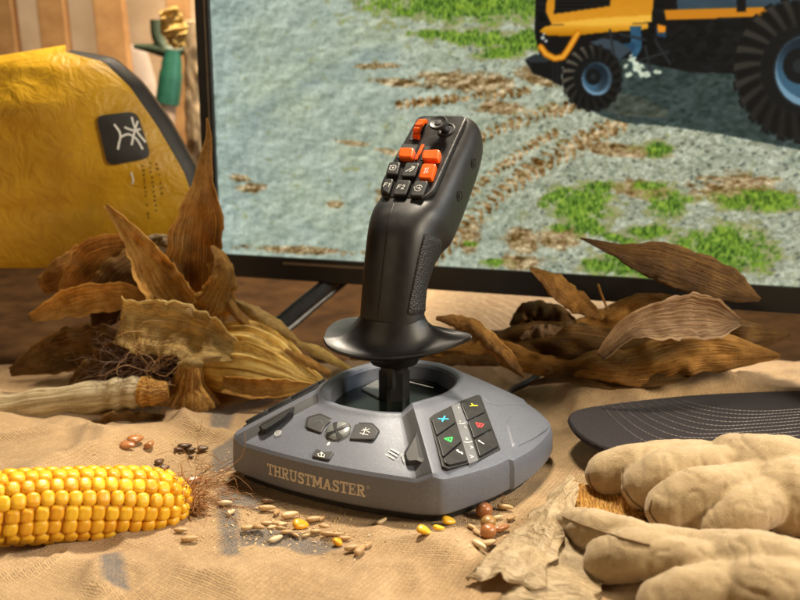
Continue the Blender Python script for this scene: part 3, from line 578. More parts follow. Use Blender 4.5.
# hand guard: a flared, upswept dish round the foot of the grip
gpl = lambda x, y, z: onpl(x, y, W(0, 0, z), V(0, 0, 1))
ol = [(323, 338, 8.05), (327, 345, 7.75), (338, 351, 7.5), (357, 355.5, 7.35), (385, 357.5, 7.3), (415, 355, 7.4), (440, 349.5, 7.65), (460, 342, 8.0), (471, 337, 8.3), (470, 333.5, 8.45), (455, 330, 8.5), (437, 326, 8.5), (410, 321, 8.4), (380, 317.5, 8.3), (355, 317, 8.3), (338, 320, 8.3), (327, 328, 8.25)]
op = cr([gpl(*p) for p in ol]+[gpl(*ol[0])], 5)[:-1]
m_ = MB(); rows = []; gc = W(DX, .1, 0)
for p in op:
    d = p-gc; ang = math.atan2(d[1], d[0]); rr_ = math.hypot(d[0], d[1]); u = V(d[0], d[1], 0)/rr_
    f_ = bb and 2.1
    # radius of the grip foot in this direction
    dl = V(u@WD(1, 0), u@WD(0, 1)); rg = 1/math.sqrt((dl[0]/2.1)**2+(dl[1]/1.86)**2); z = p[2]; row = []
    for tt in (0, .06, .14, .26, .42, .62, .82, .93):
        rad = rg+(rr_-rg)*tt; zz = z+(9.15-z)*(1-tt)**3.2-.10*math.sin(math.pi*tt); row.append(gc+u*rad+V(0, 0, zz))
    row += [gc+u*(rr_-.05)+V(0, 0, z+.0), gc+u*rr_+V(0, 0, z-.09), gc+u*(rr_-.06)+V(0, 0, z-.22), gc+u*(rg+(rr_-rg)*.75)+V(0, 0, z-.36), gc+u*1.6+V(0, 0, min(z-.45, 7.1)), gc+u*.5+V(0, 0, 6.9)]
    rows.append(row)
m_.grid(rows, cu=True); m_.build('hand_guard', M['grip'], joy, angle=50)
def ribbon(pxs, bvh, wd, off, n=40, lip=.2):       # a line laid on a surface
    mbx = MB(); pts = []
    for p in rs([V(*q) for q in pxs], n):
        h = hit(bvh, *p)
        if h: pts.append(h)
    rowsx = []
    for i, (p, n_) in enumerate(pts):
        t_ = nz(pts[min(i+1, len(pts)-1)][0]-pts[max(0, i-1)][0]); s_ = np.cross(n_, t_); rowsx.append([p-s_*wd/2+n_*off*lip, p+n_*off, p+s_*wd/2+n_*off*lip])
    mbx.grid(rowsx); return mbx
ribbon([(393.5, 204), (389, 220), (384, 258), (380.5, 290), (377.5, 318)], gb, .09, .03).build('grip_seam', M['gloss'], grip, recalc=False)
# side rubber patch
def patch(corners, bvh, off, nu=22, nv=12):
    a, b, c_, d_ = [V(*q) for q in corners]; G_ = []
    for i in range(nu+1):
        row = []
        for j in range(nv+1):
            u, v_ = i/nu, j/nv; su, sv = 2*u-1, 2*v_-1
            k = .06*(su*su)*(sv*sv); u2, v2 = .5+su*(1-k*sv*sv)/2, .5+sv*(1-2*k*su*su)/2
            p = (a*(1-v2)+b*v2)*(1-u2)+(d_*(1-v2)+c_*v2)*u2; h = None; p = np.array(p)
            while h is None and p[0] > 300: h = hit(bvh, *p); p = p-V(.7, 0)
            row.append(h)
        G_.append(row)
    mbx = MB(); rowsx = []
    for i in range(nu+1):
        r_ = []
        for j in range(nv+1):
            h = G_[i][j]; e = i in (0, nu) or j in (0, nv); r_.append(h[0]+h[1]*(-.02 if e else off))
        rowsx.append(r_)
    mbx.grid(rowsx); return mbx
PC = [(423, 230.5), (444, 240), (427.5, 314), (404.5, 317.5)]
patch(PC, gb, .085).build('rubber_pad', M['rubber'], grip, recalc=False)
ribbon([PC[0], ((PC[0][0]+PC[3][0])/2+1, (PC[0][1]+PC[3][1])/2), PC[3]], gb, .05, .05).build('pad_edge', M['trim'], grip, recalc=False) if False else None
for a, b in ((473.6, 163), (459.6, 195.6)):
    h = hit(gb, a, b)
    if h:
        f_ = Fr(h[0], V(0, 0, 1), h[1]); m_ = MB(); rws = [[f_.p(*q, hh) for q in ngon(0, 0, r_, r_, 20)] for r_, hh in ((.40, -.03), (.39, .05), (.32, .06), (.26, -.05), (.17, -.06), (.14, .06), (.01, .08))]
        m_.grid(rws, cv=True); m_.build('screw', M['screw'], grip)
# control panel on the head
PB = onpl(402.5, 199, W(DX, 0, 0), WD(1, 0)); PT = onpl(441.5, 116, W(DX, 0, 0), WD(1, 0))
upv = nz(PT-PB); pn = nz(np.cross(WD(1, 0), upv)); pf = Fr(PB+pn*.02, WD(1, 0), pn); PL = float(np.linalg.norm(PT-PB))
if pf.uy@upv < 0: raise RuntimeError('panel frame')
outl = roundp([V(-1.6, .02), V(1.4, .02), V(1.85, .9), V(1.88, PL-.02), V(-1.70, PL-.02), V(-2.05, 1.3)], [.6, .5, .5, .35, .5, .6], 7)
m_ = MB(); plate(m_, pf, [q for q in outl], -.5, .02, .05); ptr = m_.build('panel_trim', M['gloss'], grip)
m_ = MB(); stroke(m_, pf, [q for q in insetp(outl, .035) if q[0] > 1.35], .075, .058); m_.build('trim_line', M['trim'], ptr, recalc=False)
m_ = MB(); plate(m_, pf, insetp(outl, .075), -.4, .055, .03); pan = m_.build('control_panel', M['gloss'], grip)
def pp(a, b): # zoom coordinates on the panel picture
    return (370+a/5, 100+b/5)
def keyat(name, zs, mat, h=.34, ch=.075, r=.20, dish=.03):
    q = pf.px([pp(*z) for z in zs], h); m = MB(); plate(m, pf, roundp(q, r, 4), .02, h, ch, dish); return m.build(name, mat, pan), np.mean(q, axis=0)
K1, c1 = keyat('button', [(95, 308), (152, 308), (135, 372), (76, 368)], M['key'])
K2, c2 = keyat('button', [(180, 310), (248, 314), (222, 382), (152, 380)], M['key'])
K3, c3 = keyat('button', [(262, 315), (332, 318), (308, 392), (240, 388)], M['orange'], .38)
K4, c4 = keyat('button', [(72, 392), (118, 392), (92, 470), (58, 450)], M['key'])
K5, c5 = keyat('button', [(134, 396), (206, 400), (176, 474), (112, 472)], M['key'])
K6, c6 = keyat('button', [(222, 402), (292, 404), (258, 480), (196, 478)], M['key'])
ux_, uy_ = V(1, 0), V(0, 1)
def icon(parent, c_, lines, wd=.045, h=.345, mat='white', rot=0.0, fr=None, name='icon'):
    m = MB(); f_ = fr or pf; k, s_ = math.cos(rot), math.sin(rot)
    for ln in lines: stroke(m, f_, [c_+V(k*x-s_*y, s_*x+k*y) for x, y in ln], wd, h)
    return m.build(name, M[mat], parent, recalc=False)
HH = .352
icon(K1, c1, [arc(0, 0, .22, .22, 0, 360, 16), [(-.07, .0), (.07, .0)], [(0, -.07), (0, .07)], [(-.30, .2), (-.18, .2)]], h=HH)
icon(K2, c2, [[(-.22, -.2), (.2, .22)], [(.02, .26), (.26, .2), (.2, -.02)], [(.05, -.2), (.2, -.05)]], .06, HH)
icon(K3, c3, [[(-.12, -.22), (-.12, .22), (-.2, .12)], [(.02, .22), (.02, -.2), (.12, -.1)], [(-.2, -.22), (-.04, -.22)]], .04, .395)
icon(K4, c4+V(.02, .02), [[(-.22, -.16), (-.22, .16), (-.04, .16)], [(-.22, .02), (-.08, .02)], [(.06, .1), (.14, .16), (.14, -.16)]], .045, HH)
icon(K5, c5, [[(-.26, -.16), (-.26, .16), (-.06, .16)], [(-.26, .02), (-.1, .02)], [(.04, .1), (.1, .17), (.2, .15), (.2, .05), (.04, -.16), (.22, -.16)]], .045, HH)
icon(K6, c6, [arc(0, 0, .24, .24, 20, 160, 8), arc(0, 0, .24, .24, 200, 340, 8), [(-.12, 0), (.12, 0)], [(.05, .08), (.13, 0), (.05, -.08)], [(-.26, -.02), (-.32, .08)]], .04, HH)
# rockers in slots
def rocker(zs_slot, zs):
    q = pf.px([pp(*z) for z in zs_slot], .09); m = MB(); plate(m, pf, roundp(q, .1, 3), .0, .10, .015); so_ = m.build('rocker_slot', M['dark'], pan)
    q = pf.px([pp(*z) for z in zs], .4); m = MB(); f2 = Fr(pf.p(0, 0, 0), pf.ux+pf.uy*.0, pf.n)
    plate(m, f2, roundp(q, .26, 6), .05, .44, .11); m.build('rocker', M['orange'], so_)
rocker([(162, 218), (240, 222), (210, 296), (132, 290)], [(148, 236), (222, 238), (212, 290), (140, 286)])
rocker([(276, 230), (366, 236), (336, 308), (252, 300)], [(264, 250), (352, 246), (342, 300), (256, 296)])
q = pf.px([pp(*z) for z in [(258, 222), (272, 223), (236, 300), (222, 298)]], .12); m = MB(); plate(m, pf, roundp(q, .04, 2), .03, .16, .03); m.build('orange_bar', M['orange'], pan)
# scroll wheel
q = pf.px([pp(*z) for z in [(262, 88), (306, 88), (300, 115), (238, 200), (196, 200), (208, 160)]], .09); m = MB(); plate(m, pf, roundp(q, .12, 3), 0, .10, .015); ws = m.build('wheel_slot', M['dark'], pan)
qa, qb = pf.px([pp(272, 96)], .25)[0], pf.px([pp(226, 188)], .25)[0]; ax = nz(qb-qa); L_ = np.linalg.norm(qb-qa); pw = V(-ax[1], ax[0]); cc_ = (qa+qb)/2; m = MB(); rws = []
for k in range(33):
    a = math.radians(-10+200*k/32); r_ = L_/2*(1.0 if (k % 5) in (0, 1, 2) else .90); ce = cc_-ax*math.cos(a)*r_; hh = .06+.62*r_/(L_/2)*math.sin(a)*1.0
    rws.append([pf.p(*(ce+pw*x), hh-dh) for x, dh in ((-.24, .3), (-.24, .06), (-.18, 0), (.18, 0), (.24, .06), (.24, .3))])
m.grid(rws); m.build('scroll_wheel', M['orange'], ws, angle=30)
# thumb stick
jb = pf.px([pp(382, 150)], .08)[0]; jc = pf.px([pp(341, 112)], .95)[0]; m = MB()
m.grid([[pf.p(*(jb+q), h) for q in ngon(0, 0, r_, r_, 28)] for r_, h in ((.62, .0), (.60, .12), (.52, .16), (.46, .10), (.2, .08))], cv=True); jbs = m.build('thumbstick_socket', M['dark'], pan)
m = MB(); rws = []
for f_, r_, h in ((0, .30, .05), (.5, .28, .45), (.8, .30, .68), (.85, .54, .72), (.95, .60, .84), (1., .60, .95), (1.02, .54, 1.0), (1.02, .42, .95), (1.02, .25, .93), (1.02, .22, .99), (1.02, .02, 1.0)):
    ce = jb+(jc-jb)*f_; rws.append([pf.p(*(ce+q), h) for q in ngon(0, 0, r_, r_, 32)])
m.grid(rws, cv=True); m.build('thumbstick', M['grip'], jbs, angle=40)
# --- keypads on the base
def surf_frame(pxs, uxdir):
    P = np.array([hit(bb, *p)[0] for p in pxs]); c_ = P.mean(0); u, s_, vt = np.linalg.svd(P-c_); n_ = vt[2]; n_ = n_ if n_[2] > 0 else -n_
    return Fr(c_+n_*.03, uxdir, n_)
kz = lambda a, b: (420+a/7.5, 395+b/7.5)
kf = surf_frame([kz(75, 175), kz(300, 50), kz(440, 5), kz(600, 405), kz(440, 490), kz(190, 545), kz(340, 300)], WD(1, 0))
def kplate(name, zs, mat, h0, h1, ch, r, parent, fr=None):
    f_ = fr or kf; q = f_.px([kz(*z) for z in zs], h1); m = MB(); plate(m, f_, roundp(q, r, 4), h0, h1, ch, .0); return m.build(name, mat, parent), np.mean(q, axis=0)
pad, _ = kplate('keypad_tray', [(68, 172), (100, 145), (300, 45), (430, -5), (456, 2), (608, 410), (440, 492), (210, 552), (170, 535)], M['dark'], -.3, .05, .04, .12, joy)
kplate('keypad_strip', [(236, 80), (298, 55), (440, 488), (368, 515)], M['strip'], -.05, .09, .015, .06, pad)
KH = .17
kx, cx_ = kplate('key', [(88, 178), (232, 88), (272, 200), (128, 300)], M['key'], -.1, KH, .04, .16, pad)
ka, ca_ = kplate('key', [(130, 308), (276, 208), (316, 340), (174, 462)], M['key'], -.1, KH, .04, .16, pad)
ks, cs_ = kplate('key', [(178, 472), (322, 352), (362, 488), (218, 522), (186, 505)], M['key'], -.1, KH, .04, .16, pad)
ky, cy2 = kplate('key', [(306, 62), (440, 2), (494, 122), (358, 188)], M['key'], -.1, KH, .04, .16, pad)
kb, cb_ = kplate('key', [(362, 196), (496, 130), (542, 246), (406, 320)], M['key'], -.1, KH, .04, .16, pad)
kr, cr_ = kplate('key', [(410, 330), (546, 256), (590, 378), (448, 458)], M['key'], -.1, KH, .04, .16, pad)
IH = KH+.006
def zicon(parent, lines, wd, mat, h=IH, fr=None):
    f_ = fr or kf; m = MB()
    for ln in lines: stroke(m, f_, f_.px([kz(*z) for z in ln], h), wd, h)
    m.build('icon', M[mat], parent, recalc=False)
zicon(kx, [[(138, 178), (212, 180)], [(186, 158), (166, 198)]], .10, 'p_blue')
zicon(ka, [[(184, 328), (242, 318)], [(242, 318), (230, 350), (184, 328)], [(208, 322), (222, 344)]], .085, 'p_green')
zicon(ky, [[(378, 82), (400, 78), (430, 80)], [(400, 78), (388, 64)]], .09, 'p_yellow')
zicon(kb, [[(420, 208), (476, 218), (462, 240), (436, 240), (420, 208)], [(452, 214), (440, 240)]], .08, 'p_red')
zicon(ks, [[(276, 416), (318, 440)], [(282, 412), (292, 430)], [(310, 428), (316, 442)]], .10, 'white')
zicon(kr, [[(440, 344), (478, 366)], [(444, 340), (450, 352)]], .09, 'white')
strp = [o for o in pad.children if o.name.startswith('keypad_strip')][0]
zicon(strp, [[(286, 90), (292, 100)], [(296, 190), (304, 200)], [(290, 212), (318, 216), (340, 208)], [(334, 236), (348, 248)], [(342, 318), (360, 330), (344, 334)], [(330, 352), (362, 356), (392, 348)], [(376, 382), (398, 392), (380, 400)], [(372, 452), (402, 462), (380, 470)]], .05, 'white', .096)
# left keypad, seen edge on
lz = [(245, 424), (262, 412), (300, 391), (338, 375), (335, 382), (318, 393), (288, 405), (252, 426)]
lf_p = [V(*q) for q in ((-7.05, -6.9), (-4.15, -2.9), (-5.2, .3), (-7.6, -3.0))]
def lsurf(x, y):
    r_ = bb.ray_cast(Vector(W(x, y, 9)), Vector((0, 0, -1))); return V(*r_[0])
LP = np.array([lsurf(*q) for q in lf_p]); c_ = LP.mean(0); _, _, vt = np.linalg.svd(LP-c_); n_ = vt[2] if vt[2][2] > 0 else -vt[2]; lf = Fr(c_+n_*.10, WD(1, 0), n_)
to2 = lambda P: [V((p-lf.o)@lf.ux, (p-lf.o)@lf.uy) for p in P]
m = MB(); L2 = to2(LP); plate(m, lf, roundp(L2, .15, 4), -.4, .0, .04); lpad = m.build('keypad_tray', M['dark'], joy)
for col in range(2):
    for r_ in range(3):
        bl = lambda u, v_: (L2[0]*(1-u)+L2[1]*u)*(1-v_)+(L2[3]*(1-u)+L2[2]*u)*v_
        u0, u1, v0, v1 = .04+r_*.315, .04+r_*.315+.29, .05+col*.50, .05+col*.50+.40
        m = MB(); plate(m, lf, roundp([bl(u0, v0), bl(u1, v0), bl(u1, v1), bl(u0, v1)], .06, 3), -.1, .22, .05); m.build('key', M['key'], lpad)
# centre panel buttons
cz = lambda a, b: (220+a/4, 360+b/4)
cf = surf_frame([cz(*p) for p in ((200, 330), (340, 260), (440, 200), (600, 300), (660, 440), (400, 400), (300, 330), (520, 400))], WD(1, 0))
def cplate(name, zs, mat, h0, h1, ch, r, parent, lift=0):
    q = cf.px([cz(*z) for z in zs], h1); m = MB(); plate(m, cf, roundp(q, r, 4) if r else q, h0, h1, ch, .0); return m.build(name, mat, parent), np.mean(q, axis=0)
def cicon(parent, lines, wd, mat, h):
    m = MB()
    for ln in lines: stroke(m, cf, cf.px([cz(*z) for z in ln], h), wd, h)
    return m.build('icon', M[mat], parent, recalc=False)
def cbutton(name, zs, h, mat, gap=.09):
    q = cf.px([cz(*z) for z in zs], .0); m = MB(); plate(m, cf, roundp(insetp(q, -gap), .16, 3), -.2, .03, .015); rec = m.build(name+'_recess', M['dark'], joy)
    b_, c_ = cplate(name, zs, mat, -.1, h, .055, .18, rec); return b_, c_, rec
vb, _, _ = cbutton('view_button', [(352, 232), (398, 218), (446, 240), (418, 262), (404, 292), (344, 268)], .16, M['keysat'])
mbn, _, _ = cbutton('menu_button', [(540, 254), (606, 256), (634, 284), (612, 318), (514, 316), (528, 290)], .16, M['keysat'])
sb, _, _ = cbutton('share_button', [(386, 352), (420, 366), (458, 362), (436, 400), (364, 384)], .16, M['keysat'])
cicon(mbn, [[(566, 282), (598, 276)], [(560, 292), (592, 300)], [(584, 270), (572, 300)], [(574, 276), (598, 290)]], .05, 'white', .166)
cicon(sb, [[(392, 374), (394, 384), (416, 388), (418, 378)], [(405, 384), (406, 368)], [(400, 374), (406, 368), (412, 375)]], .05, 'white', .166)
cicon(vb, [[(380, 246), (402, 240), (412, 254)]], .04, 'strip', .166)
hc = cf.px([cz(471, 279)], .2)[0]; m = MB()
m.grid([[cf.p(*(hc+q), h) for q in ngon(0, 0, r_, r_, 40)] for r_, h in ((.83, .0), (.82, .08), (.78, .10))], cv=True); hr = m.build('home_button_ring', M['strip'], joy)
m = MB(); m.grid([[cf.p(*(hc+q), h) for q in ngon(0, 0, r_, r_, 40)] for r_, h in ((.74, .0), (.73, .14), (.68, .19), (.5, .24), (.3, .26), (.02, .27))], cv=True); hb = m.build('home_button', M['silver'], hr)
m = MB(); f2 = Fr(hc[0]*cf.ux+hc[1]*cf.uy+cf.o, cf.ux, cf.n)
def dome(r): return .28-.11*(r/.7)**2.2
for sgn in (1, -1):                        # the X: two crossing arcs that swell to the rim
    cl = [V(sgn*(-.46+.92*k/12), -.52+1.04*k/12-.22*math.sin(math.pi*k/12)*.6) for k in range(13)]; rws = []
    for i, p in enumerate(cl):
        t_ = nz(cl[min(i+1, 12)]-cl[max(0, i-1)]); n2 = V(-t_[1], t_[0]); wd = .05+.10*abs(i-6)/6
        rws.append([f2.p(*(p-n2*wd), dome(np.linalg.norm(p))+.035+(.001 if sgn > 0 else 0)), f2.p(*(p+n2*wd), dome(np.linalg.norm(p))+.035+(.001 if sgn > 0 else 0))])
    m.grid(rws)
m.build('emblem', M['dark'], hb, recalc=False)
q = cf.px([cz(434, 335)], .05)[0]; m = MB(); plate(m, cf, ngon(*q, .10, .17, 16), -.02, .06, .03); m.build('status_light', M['white'], joy)
# trigger-like side buttons with bevelled cut ends
def wedge(zs, top, h):
    q0 = cf.px([cz(*z) for z in zs], 0); q1 = cf.px([cz(*z) for z in top], h); m = MB(); n = len(q0)
    m.add([cf.p(*p, -.1) for p in q0]+[cf.p(*p, .05) for p in q0]+[cf.p(*p, h) for p in q1], [(i, (i+1) % n, n+(i+1) % n, n+i) for i in range(n)]+[(n+i, n+(i+1) % n, 2*n+(i+1) % n, 2*n+i) for i in range(n)]+[tuple(range(2*n, 3*n))])
    return m
wedge([(156, 268), (170, 256), (280, 194), (297, 190), (292, 212), (262, 238), (184, 292), (162, 286)], [(164, 266), (175, 258), (270, 204), (278, 202), (275, 209), (250, 234), (184, 276), (170, 276)], .28).build('left_button', M['key'], joy, angle=20)
wedge([(706, 520), (720, 482), (768, 412), (788, 520), (786, 536), (728, 542)], [(714, 512), (730, 486), (762, 428), (772, 512), (768, 522), (726, 526)], .30) if False else None
wf2 = surf_frame([(402, 460), (418, 470), (415, 440), (408, 450), (400, 470)], WD(1, 0))
k8 = lambda a, b: (380+a/4, 360+b/4)
def wedge2(fr, zs, top, h):
    q0 = fr.px([k8(*z) for z in zs], 0); q1 = fr.px([k8(*z) for z in top], h); m = MB(); n = len(q0)
    m.add([fr.p(*p, -.15) for p in q0]+[fr.p(*p, .06) for p in q0]+[fr.p(*p, h) for p in q1], [(i, (i+1) % n, n+(i+1) % n, n+i) for i in range(n)]+[(n+i, n+(i+1) % n, 2*n+(i+1) % n, 2*n+i) for i in range(n)]+[tuple(range(2*n, 3*n))])
    return m
m = wedge2(wf2, [(97, 372), (148, 290), (178, 402), (168, 412), (120, 420), (104, 408)], [(104, 374), (142, 304), (156, 388), (146, 400), (118, 402), (110, 396)], .30); rbn = m.build('right_button', M['keysat'], joy, angle=20)
m = MB()
for a, b in (((22, 378), (56, 396)), ((34, 367), (68, 384)), ((44, 357), (76, 372))): stroke(m, wf2, wf2.px([k8(*a), k8(*b)], .06), .075, .08)
stroke(m, wf2, wf2.px([k8(86, 376), k8(92, 398), k8(98, 406)], .06), .05, .08)
m.build('menu_icon', M['white'], joy, recalc=False)
m = MB(); q = cf.px([cz(232, 292)], .02)[0]
stroke(m, cf, ngon(*q, .20, .20, 8), .035, .025, True); stroke(m, cf, ngon(*q, .09, .09, 6), .03, .025, True); m.build('gear_icon', M['white'], joy, recalc=False)
# maker's name across the front face: slab-serif capitals drawn as strokes
ofr = [s for s in cr(runs[0], 12)]
def front(x, z):
    ax_ = np.array([s[0] for s in ofr]); yy = np.interp(x, ax_, [s[1] for s in ofr]); r_ = bb.ray_cast(Vector(W(x, -14, z)), Vector(WD(0, 1))); return V(*r_[0]), V(*r_[1])
class FaceFr:
    n = None
    def p(s, a, b, h=0):
        q, n_ = front(a, b); n_ = -n_ if n_@WD(0, 1) > 0 else n_; return q+n_*h
ff = FaceFr()
SW, SH_ = .20, .10
def glyph(ch):
    s = SW; L = []                            # (polyline, width) in a 1-high box
    I = lambda x, y0=0, y1=1: L.append(([(x, y0+.05), (x, y1-.05)], s)); sf = lambda x, y, w_=.36: L.append(([(x-w_/2, y), (x+w_/2, y)], SH_+.03))
    if ch == 'T': I(.4); L.append(([(.02, .93), (.78, .93)], .15)); L.append(([(.06, .93), (.06, .74)], .12)); L.append(([(.74, .93), (.74, .74)], .12)); sf(.4, .06, .44); w_ = .80
    elif ch == 'H': I(.2); I(.72); L.append(([(.2, .5), (.72, .5)], .14)); [sf(x, y) for x in (.2, .72) for y in (.06, .94)]; w_ = .92
    elif ch == 'R': I(.2); sf(.2, .06, .4); L.append(([(.04, .94), (.5, .94)]+arc(.48, .73, .2, .2, 90, -90, 8)+[(.2, .52)], .15)); L.append(([(.42, .5), (.66, .06), (.84, .06)], .17)); w_ = .86
    elif ch == 'U': L.append(([(.2, .9), (.2, .32)]+arc(.46, .3, .26, .22, 180, 360, 10)+[(.72, .9)], .17)); sf(.2, .94); sf(.72, .94, .32); w_ = .92
    elif ch == 'S': L.append(([(.62, .72)]+arc(.38, .74, .24, .19, 30, 270, 10)+arc(.38, .28, .27, .22, 80, -150, 10), .16)); L.append(([(.65, .96), (.65, .70)], .09)); L.append(([(.07, .04), (.07, .32)], .09)); w_ = .74
    elif ch == 'M': I(.18); I(.94); L.append(([(.2, .92), (.56, .25), (.92, .92)], .17)); [sf(x, y, .34) for x in (.18, .94) for y in (.06, .94)]; w_ = 1.12
    elif ch == 'A': L.append(([(.16, .06), (.45, .92)], .13)); L.append(([(.45, .92), (.74, .06)], .19)); L.append(([(.26, .34), (.64, .34)], .11)); sf(.14, .06, .30); sf(.76, .06, .34); w_ = .92
    elif ch == 'E': I(.2); L.append(([(.04, .94), (.68, .94)], .13)); L.append(([(.04, .06), (.70, .06)], .13)); L.append(([(.2, .5), (.5, .5)], .12)); L.append(([(.66, .96), (.66, .72)], .10)); L.append(([(.68, .04), (.68, .28)], .10)); L.append(([(.5, .62), (.5, .38)], .09)); w_ = .78
    return L, w_
word = 'THRUSTMASTER'; ws_ = [glyph(c)[1]+.05 for c in word]; tot = sum(ws_)
# left and right ends measured on the photograph
def fx(px, py):
    h = hit(bb, px, py); d = h[0]-ORG; return d@WD(1, 0), h[0][2]
xa, za = fx(267.5, 470); xb, zb = fx(366, 489.5); print('logo', xa, za, xb, zb)
hgt = .66; sc_ = (xb-xa)/tot; u = 0; m = MB(); zc = (za+zb)/2
for c in word:
    L, w_ = glyph(c)
    for ln, wd in L:
        P = [V(xa+(u+p[0])*sc_, zc-hgt/2+p[1]*hgt) for p in ln]
        for a, b in zip(P[:-1], P[1:]):
            if np.linalg.norm(b-a) < 1e-6: continue
            t_ = nz(b-a); n2 = V(-t_[1], t_[0]); wn = wd*(abs(n2[0])*sc_+abs(n2[1])*hgt)/2; a2, b2 = a-t_*.02, b+t_*.02
            _st[0] = (_st[0]+1) % 23; hh = .012+_st[0]*.0006; K = max(1, int(np.linalg.norm(b-a)/.2))
            m.grid([[ff.p(*(a2+(b2-a2)*k/K-n2*wn), hh), ff.p(*(a2+(b2-a2)*k/K+n2*wn), hh)] for k in range(K+1)])
    u += w_+.05
for k in range(12):
    a = 2*math.pi*k/12; b = 2*math.pi*(k+1)/12; c0 = V(xb+.13, zc+hgt/2-.08)
    m.grid([[ff.p(*(c0+r_*V(math.cos(x), math.sin(x))), .015) for r_ in (.06, .085)] for x in (a, b)])
m.build('maker_name', M['logo'], joy, recalc=False)
wp = [(513, 450), (505.5, 424), (509, 416.5), (522, 412), (538, 412.5), (546, 418), (550, 428), (536, 439)]
m = MB(); P = [V(*q) for q in roundp([V(*q) for q in wp], 5, 4)]; c_ = np.mean(P, axis=0); rows = []
for p in P+[P[0]]:
    row = []
    for k in range(9):
        f_ = min(1, k/7.6); h = hit(bb, *(c_+(p-c_)*f_))
        while h is None: f_ -= .02; h = hit(bb, *(c_+(p-c_)*f_))
        row.append(h[0]+h[1]*(.075 if k < 8 else -.02))
    rows.append(row)
m.grid(rows); m.build('wing_panel', M['body'], joy, recalc=False, angle=30)
ribbon([(481, 390), (486, 400), (496, 405), (512, 404), (530, 406)], bb, .16, .05, 24).build('wing_crease', M['body'], joy, recalc=False, angle=60)
# cable to the back
m = MB(); tube(m, cr([W(4.6, 7.4, 1.5), aty(508, 392, 9.5), aty(530, 381, 12), aty(548, 366, 13.5), aty(575, 352, 15), aty(640, 330, 19)], 8), .28, 10); m.build('cable', M['dark'], joy)

# ---------------------------------------------------------------- husks and leaves
def frame_pts(sp): return [aty(*p) for p in sp]
def leafmesh(sp, hw, curl=.25, twist=0, wave=.12, nu=60, nv=17, seed=0, up=None, ridge=0., tear=0.):
    """a leaf along sp = [(px, py, world y)], half widths hw in px; bent across by curl"""
    P = rs(frame_pts(sp), nu); H = np.interp(np.linspace(0, 1, nu), np.linspace(0, 1, len(hw)), hw)
    TW_ = np.interp(np.linspace(0, 1, nu), np.linspace(0, 1, len(twist)), twist) if hasattr(twist, '__len__') else np.full(nu, twist)
    rows = []
    for i, p in enumerate(P):
        t_ = nz(P[min(i+1, nu-1)]-P[max(i-1, 0)]); vd = nz(p-CAM) if up is None else -V(*up); w_ = nz(np.cross(t_, vd)); n_ = np.cross(w_, t_)
        n_ = n_ if n_@vd < 0 else -n_
        a = math.radians(TW_[i]); w2 = w_*math.cos(a)+n_*math.sin(a); n2 = -w_*math.sin(a)+n_*math.cos(a)
        h = max(H[i], .25)*np.linalg.norm(p-CAM)/FOC; row = []
        for j in range(nv):
            v_ = 2*j/(nv-1)-1; e = 1+(.16*float(vn(i*.35+seed*7, v_*1.5+seed, 3.3))+.06*float(vn(i*.7+seed*3, v_*2, 8.8)))*abs(v_)-(tear*abs(v_) if vn(i*.9, seed*3.1, v_ > 0) > .35 else 0)
            off = curl*h*(v_*v_-.4)*1.0+wave*h*float(vn(i*.22+seed, v_*1.6+4, seed*1.7))+ridge*h*math.cos(v_*14)+.05*h*float(vn(i*.6, v_*5, seed))
            row.append(p+w2*h*v_*e-n2*off)
        rows.append(row)
    return rows
def leaf(name, label, sp, hw, mat, cat='husk leaf', group='dry maize leaves', th=.022, **k):
    rows = leafmesh(sp, hw, **k); mb = MB(); mb.grid(rows); o = mb.build(name, M[mat], org=tuple(np.mean([r[len(r)//2] for r in rows], axis=0)), angle=180, recalc=False, solid=th)
    return tag(o, label, cat, group)
leaf('maize_leaf', 'tall upright brown maize leaf with a curled tip in front of the television edge', [(197, 330, 13.5), (194, 290, 13.5), (195, 250, 14), (199, 215, 14), (203, 182, 14.5), (206, 155, 15), (208, 136, 15.2), (207, 118, 15)], [20, 27, 29, 27, 20, 9, 5, .8], 'h_brown', curl=-.45, twist=[0, 4, -6, 4, 8, 20, 40], wave=.3, seed=1)
leaf('maize_leaf', 'narrow brown maize strip leaning behind the tall upright leaf', [(214, 312, 15.5), (213, 270, 16), (211, 235, 16.5), (209, 205, 16.5)], [5, 7, 8, 2], 'h_amber', curl=.4, seed=15)
leaf('maize_leaf', 'amber maize leaf slanting up from the sack to the left edge, below the yellow bag', [(190, 332, 11), (172, 302, 11.5), (151, 266, 12), (130, 234, 12.5), (106, 205, 13)], [16, 22, 18, 9, 2], 'h_amber', curl=-.4, twist=[8, 0, -10], wave=.35, seed=2)
leaf('maize_leaf', 'pale curled maize leaf with a bright rim beside the tall brown leaf', [(200, 330, 11.4), (214, 306, 11.2), (224, 280, 11.2), (222, 258, 11.6), (212, 246, 12.6)], [14, 20, 15, 9, 2], 'h_amber', curl=.45, twist=[0, 12, 30], wave=.2, seed=3)
leaf('maize_leaf', 'thin amber maize strip bending down onto the husked ear', [(212, 262, 12.4), (222, 290, 11.6), (236, 313, 11), (252, 330, 10.4)], [6, 5, 5, 3], 'h_amber', curl=.5, seed=4)
leaf('maize_leaf', 'dark brown leaf lying low at the left edge behind the striped husk', [(95, 330, 14), (125, 285, 14), (160, 275, 14.5), (190, 300, 14)], [5, 28, 30, 8], 'h_dark', curl=.3, seed=5)
leaf('maize_leaf', 'broad brown leaf hanging across the left edge under the yellow bag', [(60, 300, 15), (100, 262, 15), (145, 262, 15.5), (185, 292, 15)], [4, 24, 24, 8], 'h_brown', curl=-.3, seed=6)
